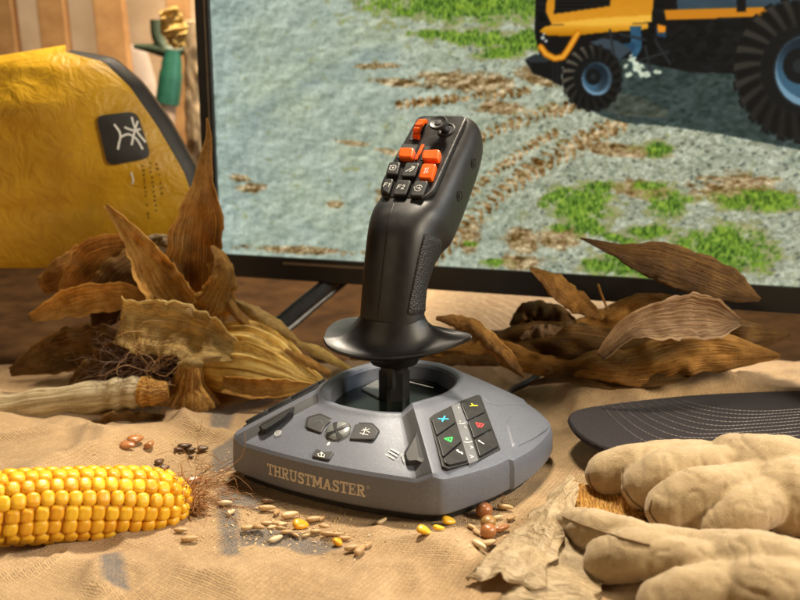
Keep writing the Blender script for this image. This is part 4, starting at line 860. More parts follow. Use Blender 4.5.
leaf('maize_leaf', 'thin straw leaf running behind the base to the left of the stick, upper one', [(296, 343, 9.5), (318, 352, 9.4), (344, 366, 9.2), (356, 372, 9)], [2, 6, 4, 1], 'h_gold', curl=.4, seed=7)
leaf('maize_leaf', 'thin straw leaf running behind the base to the left of the stick, lower one', [(285, 350, 9), (308, 362, 8.9), (330, 374, 8.6)], [2, 5, 3], 'h_amber', curl=.4, seed=8)
leaf('maize_leaf', 'torn brown leaf hanging over the lower right of the screen', [(580, 238, 8), (604, 246, 8), (628, 254, 8), (660, 262, 8), (700, 276, 8.5), (760, 300, 9)], [.6, 7, 20, 20, 19, 2], 'h_dark', curl=.25, twist=8, seed=9)
leaf('maize_leaf', 'long brown leaf leaning against the lower television frame', [(530, 268, 10), (552, 282, 10), (575, 300, 9.7), (604, 318, 9.2)], [1.5, 11, 12, 2], 'h_brown', curl=.35, twist=-12, seed=10)
leaf('maize_leaf', 'narrow twisted brown leaf hanging down right behind the hand guard', [(468, 322, 7.5), (484, 337, 7.2), (503, 356, 6.8), (525, 378, 6.2)], [4, 9, 9, 1], 'h_brown', curl=.6, twist=[0, 25, 10], seed=11)
leaf('maize_leaf', 'brown leaf edge curling just behind the right tip of the hand guard', [(436, 318, 9), (458, 322, 8.6), (478, 330, 8), (470, 345, 7.4)], [2, 7, 8, 2], 'h_brown', curl=.5, seed=12)
leaf('maize_leaf', 'pale pinkish folded husk with a torn open end at right edge', [(600, 357, 2), (612, 344, 2), (630, 328, 2.2), (652, 322, 2.6), (690, 318, 3.5), (740, 322, 5)], [5, 10, 19, 22, 19, 3], 'h_pink', curl=-.75, twist=[0, -5, -10], seed=13)
leaf('maize_leaf', 'broad dark brown leaf lying flat behind the sack fold on the right', [(478, 345, 12), (520, 338, 11), (570, 342, 9.6), (630, 348, 8.4), (700, 340, 8), (790, 335, 8)], [6, 17, 20, 22, 22, 2], 'h_dark', curl=.3, wave=.5, twist=[-30, 10, -15, 12, 0], seed=14)
leaf('maize_leaf', 'wide brown leaf with a raised rim behind the pale folded husk at the right', [(545, 378, 8), (590, 366, 7.4), (640, 366, 6.6), (700, 352, 6.4), (780, 356, 6)], [3, 15, 22, 20, 2], 'h_brown', curl=.35, wave=.45, twist=[20, -12, 8, -8], seed=54)
leaf('maize_leaf', 'dark leaf with a sharp lower edge, lying between the cable and the sack fold', [(530, 384, 7.6), (570, 376, 7.4), (620, 380, 6.8), (690, 378, 6)], [2, 8, 9, 2], 'h_dark', curl=-.4, wave=.5, seed=55)
leaf('maize_leaf', 'brown leaf rising against the television frame above the pale folded husk', [(560, 330, 11), (600, 322, 11), (640, 306, 11), (690, 300, 11)], [4, 12, 12, 2], 'h_brown', curl=.3, wave=.4, seed=56)
leaf('maize_leaf', 'second brown leaf under the broad dark one, right of the cable', [(432, 350, 12), (480, 348, 11.4), (530, 362, 9.8), (580, 372, 8.6), (640, 372, 7.6)], [6, 13, 12, 9, 3], 'h_brown', curl=.35, wave=.4, twist=[15, -10, 10], seed=16)
leaf('maize_leaf', 'crumpled dark leaf under the long leaning one, by the television foot', [(512, 328, 12), (530, 314, 12), (556, 316, 11.6), (575, 326, 11)], [5, 13, 12, 5], 'h_dark', curl=.8, wave=.9, seed=17)
leaf('maize_leaf', 'small pale crumpled husk scrap in front of the crumpled dark leaf', [(520, 338, 10.6), (536, 332, 10.4), (556, 330, 10.2), (572, 322, 10)], [2, 8, 6, 2], 'h_pink', curl=.8, wave=.8, seed=18)
leaf('maize_leaf', 'dark leaf edge showing beneath the stick at the back of the base', [(350, 352, 12), (400, 350, 12.5), (450, 352, 12), (500, 360, 10.5)], [8, 14, 14, 6], 'h_dark', curl=.3, seed=19)
mb = MB(); tube(mb, cr([aty(598, 284, 9), aty(602, 296, 9), aty(608, 310, 8.8)], 5), [.10]*6+[.12]*5 if False else .09, 7); tag(mb.build('dry_twig', M['h_brown'], org=tuple(aty(602, 296, 9))), 'short thin dry stem sticking up between the leaves on the right', 'stem')
leaf('maize_leaf', 'straw leaf reaching in from the left edge just above the striped husk wrap', [(30, 318, 12), (80, 300, 12), (125, 296, 11.6), (168, 306, 11)], [4, 15, 14, 3], 'h_amber', curl=-.4, twist=[0, 15, -10], seed=81)
leaf('maize_leaf', 'large dark brown leaf filling the corner between the yellow bag and the slanting leaf', [(40, 285, 16), (90, 268, 16), (140, 276, 15.5), (176, 306, 14.5)], [8, 26, 28, 12], 'h_brown', curl=.3, wave=.4, seed=82)
leaf('maize_leaf', 'dark leaf lying on the sack behind the silk tangle at the far left', [(10, 372, 11), (60, 352, 11), (110, 346, 11), (150, 352, 10.5)], [4, 20, 22, 6], 'h_dark', curl=-.3, wave=.5, seed=83)
leaf('maize_leaf', 'golden leaf strip lying across the bulging husk from behind, by the television leg', [(232, 300, 12), (252, 312, 11.6), (276, 326, 11.2), (300, 342, 10.6)], [2, 7, 7, 1], 'h_straw', curl=.5, twist=[20, 0, -20], seed=84)
# the sheet-like husk in the right foreground
def groundsheet(name, label, poly, mat, lift, cat, seed=0, th=.04, group=None):
    a, b, c_, d_ = [V(*q) for q in poly]; rows = []
    for i in range(31):
        row = []
        for j in range(23):
            u, v_ = i/30, j/22; p = (a*(1-v_)+b*v_)*(1-u)+(d_*(1-v_)+c_*v_)*u; q = groundz(*p[:2]); e = max(0, 1-4*min(u, v_, 1-u, 1-v_))
            q[2] += lift(u, v_)+.18*float(vn(u*4+seed, v_*4, seed))+.1*e*float(vn(u*9, v_*9, seed+2)); q[:2] += .25*e*np.array([float(vn(u*11, v_*11, 1+seed)), float(vn(u*11, v_*11, 4+seed))]); row.append(q)
        rows.append(row)
    mb = MB(); mb.grid(rows); o = mb.build(name, M[mat], org=tuple(rows[15][11]), angle=180, recalc=False, solid=th); return tag(o, label, cat, group)
groundsheet('husk_sheet', 'pale papery husk sheet rising towards the glove in the right foreground', [(462, 585), (570, 496), (576, 520), (540, 600)], 'h_pale', lambda u, v_: .4+1.0*v_+.3*math.sin(3*u), 'husk leaf', 3)
groundsheet('husk_sheet', 'amber underside of a husk fold between the pale sheet and the upper glove', [(566, 494), (640, 512), (648, 534), (566, 530)], 'h_amber', lambda u, v_: .5+.5*(1-u), 'husk leaf', 5)
groundsheet('husk_sheet', 'speckled pale husk piece under the lower glove at the bottom edge', [(500, 610), (552, 520), (600, 560), (600, 620)], 'h_pale', lambda u, v_: .35+.3*v_, 'husk leaf', 7)
# ---------------------------------------------------------------- husked ear on the left
ear = thing('husked_ear', aty(255, 385, 10.8), 'husked maize ear with a bulging golden husk and a striped wrap, left of the base', 'maize ear')
def bulb(axis, rad, mat, name, parent, ridges=17, amp=.035, squash=.85, nv=72, nu=56, seed=0):
    P = rs(frame_pts(axis), nu); Rr = np.interp(np.linspace(0, 1, nu), np.linspace(0, 1, len(rad)), rad); ex = np.convolve(np.pad(Rr, 2, mode='edge'), np.ones(5)/5, 'valid'); rows = []
    for i, p in enumerate(P):
        t_ = nz(P[min(i+1, nu-1)]-P[max(i-1, 0)]); u = nz(np.cross(t_, V(0, 0, 1))); v_ = np.cross(u, t_); r_ = ex[i]*np.linalg.norm(p-CAM)/FOC; row = []
        for j in range(nv):
            a = 2*math.pi*j/nv; k = 1+amp*math.sin(a*ridges+.8*math.sin(i*.12+seed))+amp*.8*math.sin(a*(ridges*1.7//1)+2+i*.03)+.07*float(vn(i*.1, 2*math.cos(a)+5, 2*math.sin(a)+seed))
            row.append(p+(u*math.cos(a)*squash+v_*math.sin(a))*r_*k)
        rows.append(row)
    mb = MB(); b = mb.grid(rows, cv=True); mb.fan(list(range(b, b+nv))); mb.fan(list(range(b+(nu-1)*nv, b+nu*nv)), True)
    return mb.build(name, M[mat], parent, angle=60)
bulb([(196, 357, 11.6), (225, 358, 11.2), (255, 360, 10.8), (285, 370, 10.3), (308, 380, 9.8), (327, 386, 9.2)], [27, 32, 38, 30, 16, 4], 'h_gold', 'husk_bulb', ear, 21, .045)
mb = MB(); mb.grid(leafmesh([(118, 322, 9.5), (140, 326, 9.2), (175, 330, 8.8), (210, 342, 8.4), (236, 351, 8.9)], [22, 26, 27, 24, 9], curl=-.22, twist=[0, -4, -6], wave=.2, ridge=.03, seed=21)); mb.build('striped_wrap', M['h_straw'], ear, angle=180, recalc=False, solid=.05)
mb = MB(); mb.grid(leafmesh([(222, 384, 8), (250, 388, 7.8), (285, 388, 7.8), (318, 386, 8.2)], [8, 10, 9, 2], curl=-.5, seed=23)); mb.build('husk_flap', M['h_amber'], ear, angle=180, recalc=False, solid=.05)
# bell-shaped husk with its stalk
bell = thing('husk_bell', groundz(185, 412), 'small bell-shaped amber husk piece standing on the sack at the left', 'husk')
bc, bt_ = groundz(182, 410), aty(190, 364, groundz(182, 410)[1]); mb = MB(); rows = []
for i in range(24):
    u = i/23; r_ = .55+1.95*u**1.15+.12*math.sin(u*9); row = []
    for j in range(56):
        a = 2*math.pi*j/56; k = 1+.07*math.sin(a*9)+.05*math.sin(a*17+u*3)+.12*float(vn(math.cos(a)*1.5+4, math.sin(a)*1.5, u*2)); ce = bt_*(1-u)+bc*u
        row.append(ce+V(math.cos(a)*r_*k, math.sin(a)*r_*k*.75, (.22*math.sin(a*5) if i == 0 else 0)+.35*u*float(vn(a*1.2, 3, 1))+.3*u*math.cos(a)))
    rows.append(row)
mb.grid(rows, cv=True); mb.build('husk_cone', M['h_amber'], bell, angle=180, solid=.05)
mb = MB(); mb.grid(leafmesh([(178, 366, 6.5), (190, 363, 6.3), (203, 365, 6.5)], [3, 5, 3], curl=.5, seed=31)); mb.build('torn_rim', M['h_straw'], bell, angle=180, recalc=False, solid=.04)
stk = thing('maize_stalk', groundz(140, 408), 'cream maize stalk lying in from the left edge to the bell-shaped husk', 'stalk')
mb = MB(); tube(mb, cr([aty(-10, 412, 8.4), aty(40, 404, 7.8), aty(100, 396, 7.2), aty(125, 393, 7), aty(146, 392, 6.8)], 6), [1.15+.10*math.sin(k*1.3) for k in range(25)], 20); mb.build('stalk_end', M['h_cream'], stk)
mb = MB(); tube(mb, cr([aty(142, 391, 6.8), aty(152, 392, 6.7), aty(168, 390, 6.9)], 6), [1.12, 1.1, 1.16, 1.2, 1.02, .98, 1.05, .98, .9, .8, .75, .7, .6], 20); mb.build('stalk_node', M['h_amber'], stk)
# ---------------------------------------------------------------- corn cob
ct = groundz(205, 520); ctip = aty(190, 500, ct[1]+1.0); cbase = aty(-12, 508, ct[1]-4.2)
cob = thing('corn_cob', (ctip+cbase)/2, 'ripe yellow corn cob with brown silk at its tip, lying in the left foreground', 'corn cob')
ca = nz(ctip-cbase); cu = nz(np.cross(ca, V(0, 0, 1))); cv = np.cross(cu, ca); CL = np.linalg.norm(ctip-cbase)
prof = lambda u: 1.84*(np.interp(u, [0, .06, .5, .76, .87, .94, .98, 1], [.90, 1.0, 1.05, 1.02, .88, .62, .34, .16]))
mb = MB(); rows = [[cbase+ca*CL*u+(cu*math.cos(a)+cv*math.sin(a))*(prof(u)-.17) for a in np.linspace(0, 2*math.pi, 24, endpoint=False)] for u in np.linspace(0, 1, 24)]
b = mb.grid(rows, cv=True); mb.fan(list(range(b, b+24))); mb.fan(list(range(b+23*24, b+24*24)), True); mb.build('cob_core', M['kcore'], cob)
def kernel_mesh(seed):
    me_v = []; r_ = random.Random(seed)
    a_, b_, c_ = .375, .38, .36; rows = []
    for i in range(9):
        th_ = math.pi*i/8
        rows.append([V(math.copysign(abs(math.sin(th_))**.75, 1)*math.copysign(abs(math.cos(p))**.75, math.cos(p))*a_, math.sin(th_)**.75*math.copysign(abs(math.sin(p))**.75, math.sin(p))*b_, math.copysign(abs(math.cos(th_))**.8, math.cos(th_))*c_-(.06 if i == 0 else .02 if i == 1 else 0)) for p in np.linspace(0, 2*math.pi, 14, endpoint=False)])
    mb = MB(); mb.grid(rows, cv=True); return mb
KV = []
nr = 15; du = .68/CL; rowsu = np.arange(.02, .985, du)
for r_ in range(nr):
    a = 2*math.pi*(r_+.15)/nr
    for k, u in enumerate(rowsu):
        u = u+du*.5*(r_ % 2)*.6+.004*random.uniform(-1, 1)
        if u > .975: continue
        R_ = float(prof(u)); aa = a+.10*math.sin(u*5)+.02*random.uniform(-1, 1); n_ = cu*math.cos(aa)+cv*math.sin(aa); sl = (float(prof(min(1, u+.02)))-R_)/(.02*CL)
        n2 = nz(n_-ca*sl); p = cbase+ca*CL*u+n_*(R_-.24); wv_ = 2*math.pi*R_/nr/.71*random.uniform(.93, 1.04); KV.append((p, nz(ca-n2*(ca@n2)), n2, wv_, random.uniform(.92, 1.06), (n_@nz(CAM-p))-.9*(u < .40)))
KV.sort(key=lambda q: -q[5]); kproto = None; rest = MB(); tm = kernel_mesh(1)
for i, (p, ta, n2, wv_, ls, vis) in enumerate(KV):
    sd = np.cross(n2, ta); mat3 = np.column_stack([ta*ls, sd*wv_, n2*random.uniform(.92, 1.05)])
    if i < 100:
        if kproto is None: kproto = tm.build('kernel', M['kernel'], None, org=(0, 0, 0), angle=180); o = kproto
        else: o = kproto.copy(); C.objects.link(o)
        o.parent = cob; m4 = Matrix([[*mat3[r2], (p[r2]-cob['_o'][r2])*S] for r2 in range(3)]+[[0, 0, 0, 1]]); o.matrix_basis = m4
    else: rest.add([p+mat3@V(*q) for q in tm.v], tm.f)
tag(rest.build('kernels', M['kernel'], cob, angle=180, recalc=False), kind='stuff')
def strands(mb, start, dirn, n, length, spread, r=.022, grav=1.0, steps=9):
    for _ in range(n):
        p = V(*start)+rng.normal(0, .22, 3); d = nz(V(*dirn)+rng.normal(0, spread, 3)); pts = [p.copy()]; L = length*random.uniform(.5, 1.2)
        for k in range(steps):
            d = nz(d+rng.normal(0, .32, 3)+V(0, 0, -.10*grav)); p = p+d*L/steps; p[2] = max(p[2], float(gh(p[0], p[1]))+.04); pts.append(p.copy())
        tube(mb, cr(pts, 2), r, 4, False)
sm = MB(); strands(sm, ctip-ca*.5, ca, 260, 1.7, .6, .026, .5); strands(sm, ctip-ca*1.2+V(0, 0, .7), ca-cu*.4, 110, 1.3, .6, .026, .3)
sk = sm.build('silk_tuft', M['silk'], cob, angle=180, recalc=False)
tp = MB(); bulbp = [ctip-ca*1.3, ctip-ca*.7, ctip-ca*.1, ctip+ca*.35]; tube(tp, cr(bulbp, 4), list(np.interp(np.linspace(0, 1, 13), [0, .4, .8, 1], [.95, .8, .5, .15])), 14)
for i, v_ in enumerate(tp.v): q = V(*v_); tp.v[i] = tuple(q+.22*V(float(vn(*(q*2.5))), float(vn(*(q*2.5+9))), float(vn(*(q*2.5+17)))))
tp.build('dry_tip', M['silk'], cob, angle=180)
sm = MB(); st_ = groundz(200, 486); strands(sm, st_+V(0, 0, .2), (.7, .5, .1), 22, 5, .5, .018); strands(sm, groundz(205, 500)+V(0, 0, .3), (.8, -.4, 0), 36, 4.5, .8, .014); strands(sm, groundz(196, 474)+V(0, 0, .5), (.2, .3, .6), 14, 3, .8, .014)
strands(sm, groundz(225, 492), (.9, -.2, -.2), 6, 3, .4, .012, 5); strands(sm, groundz(420, 514), (1, -.2, -.3), 5, 3, .3, .012, 6); strands(sm, groundz(503, 505), (.6, -.2, 0), 6, 2.2, .8, .012, 3); strands(sm, groundz(300, 522), (1, -.3, -.3), 6, 3, .4, .011, 6)
tag(sm.build('corn_silk', M['silk'], angle=180, recalc=False), 'loose brown corn silk threads scattered over the sack', None, None, 'stuff')
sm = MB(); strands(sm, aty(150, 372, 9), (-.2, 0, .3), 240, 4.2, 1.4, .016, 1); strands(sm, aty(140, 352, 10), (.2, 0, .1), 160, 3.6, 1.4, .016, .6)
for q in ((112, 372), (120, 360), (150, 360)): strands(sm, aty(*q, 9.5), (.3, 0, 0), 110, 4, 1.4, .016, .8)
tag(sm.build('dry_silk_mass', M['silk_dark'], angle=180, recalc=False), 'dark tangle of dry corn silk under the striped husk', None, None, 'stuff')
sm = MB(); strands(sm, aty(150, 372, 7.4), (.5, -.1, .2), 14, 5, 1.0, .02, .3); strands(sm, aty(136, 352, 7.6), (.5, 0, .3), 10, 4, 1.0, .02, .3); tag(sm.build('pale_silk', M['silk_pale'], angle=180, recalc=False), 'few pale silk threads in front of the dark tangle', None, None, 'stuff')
# brown clump under the tangle
leaf('maize_leaf', 'dark crumpled leaf heap under the tangle of silk at the left edge', [(70, 395, 10), (110, 375, 10), (150, 362, 10.4), (190, 368, 10.8)], [6, 28, 30, 6], 'h_dark', curl=-.4, wave=.6, seed=41)
leaf('maize_leaf', 'brown leaf scrap on the sack left of the bell-shaped husk', [(90, 438, 5), (120, 428, 5.4), (150, 424, 6), (175, 420, 6.6)], [10, 16, 12, 4], 'h_dark', curl=-.4, wave=.7, seed=42)

leaf('maize_leaf', 'small pale torn husk lying at the foot of the yellow bag', [(140, 244, 15), (156, 240, 14.8), (172, 243, 14.8), (186, 250, 15)], [3, 6, 6, 2], 'h_pale', curl=.6, wave=.9, seed=61)
# ---------------------------------------------------------------- yellow sack with black gusset
bag = thing('seed_bag', aty(110, 262, 26), 'glossy yellow seed bag with black side seam and black badge at the left edge', 'bag')
def bagp(u, v_, side):
    rgt = [V(66, 52), V(104, 62), V(130, 87), V(156, 124), V(184, 172), V(199, 215), V(204, 268)]; vk = [0, .16, .28, .44, .64, .82, 1]; R_ = V(np.interp(v_, vk, [q[0] for q in rgt]), np.interp(v_, vk, [q[1] for q in rgt]))
    L_ = V(-70-20*v_, 74+v_*194); p = L_*(1-u)+R_*u; b = math.sin(math.pi*min(1, max(0, u*.94+.03)))**.6*math.sin(math.pi*min(1, v_*.9+.08))**.6
    y = 26-side*(.5+3.2*b)+.5*float(vn(u*5, v_*7, side+2))*b+(.35*float(vn(u*2, v_*16, 5)) if v_ > .55 else 0)*b; return aty(p[0], p[1], y)
fm_ = MB(); fm_.grid([[bagp(i/34, j/40, 1) for j in range(41)] for i in range(35)]); fb_ = fm_.build('bag_front', M['yellow'], bag, angle=180, recalc=False); fbv = bvh_of(fm_)
m = MB(); m.grid([[bagp(i/20, j/30, -1) for j in range(31)] for i in range(21)]); m.build('bag_back', M['blackbag'], bag, angle=180, recalc=False)
m = MB(); rows = []
for j in range(41):
    a, b_ = bagp(1, j/40, 1), bagp(1, j/40, -1); o_ = V(1.1, 0, .35)*math.sin(math.pi*min(1, j/40+.05))**.5; rows.append([a, a*.8+b_*.2+o_, a*.4+b_*.6+o_*1.25, b_])
m.grid(rows); m.build('bag_gusset', M['blackbag'], bag, angle=180, recalc=False)
m = MB(); rows = []
for i in range(35):
    a, b_ = bagp(i/34, 0, 1), bagp(i/34, 0, -1); rows.append([a, (a+b_)/2+V(0, 0, .6), b_])
m.grid(rows); m.build('bag_top_seam', M['yellow'], bag, angle=180, recalc=False)
def decal(pxs, bvh, off, ref=8):           # polygon laid on a surface as a fan of small faces
    P = [V(*q) for q in pxs]; c_ = np.mean(P, axis=0); mbx = MB(); rows = []
    for p in P+[P[0]]:
        row = []
        for k in range(ref+1):
            q = c_+(p-c_)*k/ref; h = hit(bvh, *q); row.append(h[0]+h[1]*off if h else None)
        if all(r is not None for r in row): rows.append(row)
    mbx.grid(rows); return mbx
badge = roundp([V(96, 116), V(136, 112), V(151, 158), V(108, 166)], 9, 5)
bd = decal(badge, fbv, .3).build('bag_badge', M['blackbag'], bag, recalc=False, angle=180)
for ln in ([(131, 118), (134, 128), (139, 136), (145, 143)], [(124, 128), (132, 131), (140, 130)], [(137, 122), (134, 132), (131, 146)], [(120, 138), (128, 135), (136, 140), (142, 150)], [(114, 125), (120, 135), (118, 150)]):
    ribbon(ln, fbv, .17, .38, 14, .97).build('badge_drawing', M['white'], bd, recalc=False)
ribbon([(131, 172), (133, 180), (132, 184)], fbv, .14, .06, 8).build('bag_mark', M['white'], bag, recalc=False)
m = MB(); k_ = 0
for col, (x0, y0, x1, y1) in enumerate(((143, 166, 149, 222), (150, 163, 157, 215), (156, 160, 163, 198))):
    nn_ = [13, 11, 8][col]
    for i in range(nn_):
        u = i/nn_
        if random.random() < .12: continue
        x, y = x0+(x1-x0)*u, y0+(y1-y0)*u
        for _ in range(3):
            a = random.choice([0, 1.57, .8, 2.4])+.2; l_ = random.uniform(.7, 1.3); dx, dy = l_*math.cos(a), l_*math.sin(a); ox, oy = random.uniform(-.7, .7), random.uniform(-.9, .9)
            r_ = ribbon([(x+ox-dx, y+oy-dy), (x+ox+dx, y+oy+dy)], fbv, .055, .05+.002*(k_ % 9), 3); k_ += 1; m.add(r_.v, r_.f)
m.build('bag_lettering', M['blackbag'], bag, recalc=False)
# ---------------------------------------------------------------- out-of-focus things in the background
M['green'] = plastic('green_tool_paint', (.020, .115, .075), .4); M['dgreen'] = plastic('dark_green_paint', (.035, .055, .028), .5)
M['cream'] = plainmat('pale_wood', (.52, .37, .24), (.64, .48, .33), .4, .6); M['post'] = plainmat('brown_post_wood', (.28, .135, .04), (.44, .24, .085), .3); M['palesack'] = plainmat('pale_sackcloth', (.44, .36, .29), (.60, .51, .42), .3, .9)
tool = thing('garden_tool', aty(166, 190, 66), 'blurred garden tool with green sleeve, crossbar and pale handle behind the bag', 'garden tool')
m = MB(); tube(m, cr([aty(168, 98, 66), aty(163, 150, 66), aty(158, 215, 66), aty(154, 262, 66)], 4), 1.25, 16); m.build('handle', M['cream'], tool)
m = MB(); tube(m, cr([aty(173, 50, 66), aty(171, 75, 66), aty(167.5, 104, 66)], 4), [1.15]*2+[1.35]*2+[1.55]*2+[1.6]*3, 16); m.build('sleeve', M['green'], tool)
m = MB(); tube(m, cr([aty(134, 46, 66), aty(155, 49, 66), aty(172, 52, 66), aty(194, 49, 66)], 4), [.3, .4, .5, .6, .7, .8, .85, .9, .8, .6, .5, .4, .3], 12); m.build('crossbar', M['dgreen'], tool)
m = MB(); tube(m, cr([aty(156, 20, 66), aty(158, 38, 66), aty(168, 54, 66)], 4), .8, 12); m.build('tine', M['dgreen'], tool)
m = MB(); box(m, Fr(aty(184, 120, 74), V(1, 0, 0), V(0, -1, 0)), -1.5, 1.4, -26, 30, -1, 1, .15); tag(m.build('wooden_post', M['post'], org=tuple(aty(184, 120, 74))), 'blurred brown wooden post between the green tool and the television', 'post')
m = MB(); box(m, Fr(aty(118, 120, 76), V(1, 0, .04), V(0, -1, 0)), -1.6, 2.6, -26, 30, -1, 1, .15); tag(m.build('wooden_post', M['post'], org=tuple(aty(118, 120, 76))), 'blurred brown wooden post at the left edge behind the yellow bag', 'post')
m = MB(); rows = []
for i in range(24):
    u = i/23; r_ = (math.sin(math.pi*min(1, .12+.88*u)))**.5*6.4*(.6+.5*u); ce = aty(128, 45, 84)*(1-u)+aty(132, 255, 84)*u; rows.append([ce+V(math.cos(a)*r_*(1+.15*float(vn(math.cos(a)*2, u*4, math.sin(a)*2))), math.sin(a)*r_*.6, 0) for a in np.linspace(0, 2*math.pi, 30, endpoint=False)])
b = m.grid(rows, cv=True); m.fan(list(range(b, b+30))); tag(m.build('pale_sack', M['palesack'], org=tuple(aty(130, 250, 84)), angle=180), 'blurred pale cloth sack standing behind the yellow bag', 'sack')
leaf('dried_husk_bunch', 'blurred golden dry husk hanging at the top between tool and television', [(168, 8, 50), (174, 28, 50), (180, 48, 50)], [8, 13, 5], 'h_gold', curl=.4, wave=.5, seed=71)
leaf('dried_husk_bunch', 'blurred pale husk hanging behind the brown post beside the television', [(190, 20, 56), (194, 100, 56), (197, 190, 56)], [6, 9, 8], 'h_pale', curl=.4, wave=.5, seed=72)
# ---------------------------------------------------------------- work gloves
def remeshed(name, blobs_, voxel, mat, parent=None, org=None, smooth=6, noise=.05):
    mb = MB()
    for pts, rad in blobs_:
        P = cr(pts, 6); R_ = np.interp(np.linspace(0, 1, len(P)), np.linspace(0, 1, len(rad)), rad)
        # round ends
        t0, t1 = nz(P[0]-P[1]), nz(P[-1]-P[-2]); pre = [P[0]+t0*R_[0]*k for k in (.97, .85, .6, .3)]; prer = [R_[0]*math.sqrt(max(0, 1-k*k)) for k in (.97, .85, .6, .3)]
        post = [P[-1]+t1*R_[-1]*k for k in (.3, .6, .85, .97)]; postr = [R_[-1]*math.sqrt(1-k*k) for k in (.3, .6, .85, .97)]
        tube(mb, pre+P+post, prer+list(R_)+postr, 20)
    o = mb.build(name, mat, parent, org=org, angle=180); rm = o.modifiers.new('remesh', 'REMESH'); rm.mode = 'VOXEL'; rm.voxel_size = voxel*S; rm.use_smooth_shade = True
    sm_ = o.modifiers.new('smooth', 'SMOOTH'); sm_.iterations = smooth; sm_.factor = .6
    dg = bpy.context.evaluated_depsgraph_get(); me = bpy.data.meshes.new_from_object(o.evaluated_get(dg)); o.modifiers.clear(); o.data = me
    n = len(me.vertices); co = np.empty(n*3); me.vertices.foreach_get('co', co); co = co.reshape(-1, 3); nn_ = np.empty(n*3); me.vertices.foreach_get('normal', nn_); nn_ = nn_.reshape(-1, 3)
    q = (co/S+np.array(o['_o'])); co += nn_*(noise*vn(q[:, 0]*1.1, q[:, 1]*1.1, q[:, 2]*1.1)+noise*.55*vn(q[:, 0]*2.6, q[:, 1]*2.6, q[:, 2]*2.6)-noise*1.1*np.clip(1-np.abs(vn(q[:, 0]*1.5+.6*vn(q[:, 0], q[:, 1], 2.), q[:, 1]*.8, q[:, 2]*.9))-.80, 0, 1)*5)[:, None]*S; me.vertices.foreach_set('co', co.ravel())
    if not me.materials: me.materials.append(mat)
    for p in me.polygons: p.use_smooth = True
    me.update(); return o
def obvh(o):
    q = np.array([v.co[:] for v in o.data.vertices])/S+np.array(o['_o']); return BVHTree.FromPolygons([Vector(v) for v in q], [tuple(p.vertices) for p in o.data.polygons])
def px3(L): return [atz(*p) for p in L]
g1_ = thing('work_glove', atz(680, 500, 0), 'cream suede work glove whose three fingers show under the cap visor', 'glove', 'pair of cream work gloves')
fing1 = [(px3([(609, 475, 1.55), (634, 468, 2.1), (668, 461, 2.5), (700, 462, 2.3)]), [1.36, 1.38, 1.22, 1.3]),
         (px3([(645, 487, 1.75), (668, 474, 2.5), (700, 468, 2.7), (735, 472, 2.4)]), [1.34, 1.42, 1.25, 1.4]),
         (px3([(634, 470, 2.0), (646, 477, 2.1)]), [.72, 1.1]),
         (px3([(671, 509, 1.7), (696, 494, 2.5), (725, 488, 2.7), (750, 488, 2.4)]), [1.36, 1.44, 1.25, 1.4]),
         (px3([(720, 528, 1.4), (745, 512, 2.2), (768, 502, 2.3)]), [1.15, 1.25, 1.3]),
         (px3([(738, 466, 2.3), (775, 476, 2.5), (815, 484, 2.4)]), [1.9, 2.35, 2.2]), (px3([(760, 492, 2.1), (790, 496, 2.3), (830, 498, 2.2)]), [1.7, 2.1, 2.0]),
         (px3([(835, 480, 2.2), (870, 482, 2.2)]), [1.9, 2.3]), (px3([(842, 497, 2.0), (872, 499, 2.0)]), [1.9, 2.2])]
go1 = remeshed('glove_shell', fing1, .13, M['suede'], g1_, smooth=3); b1_ = obvh(go1)
g2_ = thing('work_glove', atz(680, 560, 0), 'second cream suede work glove, its seamed fingers lying at the bottom right corner', 'glove', 'pair of cream work gloves')
fing2 = [(px3([(573, 525, 1.3), (594, 531, 1.6), (632, 539, 1.9), (672, 548, 1.9), (705, 556, 1.8)]), [.94, 1.12, .98, .98, 1.2]),
         (px3([(608, 561, 1.3), (632, 555, 1.8), (668, 558, 2.0), (705, 568, 1.8)]), [1.16, 1.28, 1.06, 1.25]),
         (px3([(662, 604, 1.2), (690, 594, 1.7), (725, 588, 1.8)]), [1.1, 1.22, 1.2]),
         (px3([(715, 560, 1.7), (755, 572, 2.0), (800, 584, 2.0)]), [1.45, 1.9, 1.9]), (px3([(730, 588, 1.6), (765, 596, 1.8), (810, 602, 1.8)]), [1.4, 1.8, 1.8]), (px3([(830, 590, 1.7), (870, 596, 1.7)]), [1.7, 2.0])]
go2 = remeshed('glove_shell', fing2, .12, M['suede'], g2_, smooth=3); b2_ = obvh(go2)
for go, root_ in ((go1, g1_), (go2, g2_)):
    me = go.data; n = len(me.vertices); co = np.empty(n*3); me.vertices.foreach_get('co', co); co = co.reshape(-1, 3)/S+np.array(go['_o']); no = np.empty(n*3); me.vertices.foreach_get('normal', no); no = no.reshape(-1, 3)
    ok = np.where((co[:, 2] > .35) & (co[:, 0] < co[:, 0].min()+11))[0]; pick = rng.choice(ok, min(len(ok), 11000), replace=False); m = MB()
    p = co[pick]+rng.normal(0, .04, (len(pick), 3)); d = no[pick]+rng.normal(0, .6, (len(pick), 3)); d /= np.linalg.norm(d, axis=1)[:, None]; l_ = rng.uniform(.03, .09, len(pick))[:, None]; sd = np.cross(d, rng.normal(0, 1, d.shape)); sd /= np.linalg.norm(sd, axis=1)[:, None]
    a_, b_, c2_ = p-sd*.006-d*.02, p+sd*.006-d*.02, p+d*l_; m.v = [tuple(x) for tr in zip(a_, b_, c2_) for x in tr]; m.f = [(3*k, 3*k+1, 3*k+2) for k in range(len(pick))]
    fz = m.build('fuzz', M['suede'], root_, recalc=False); fz['kind'] = 'stuff'
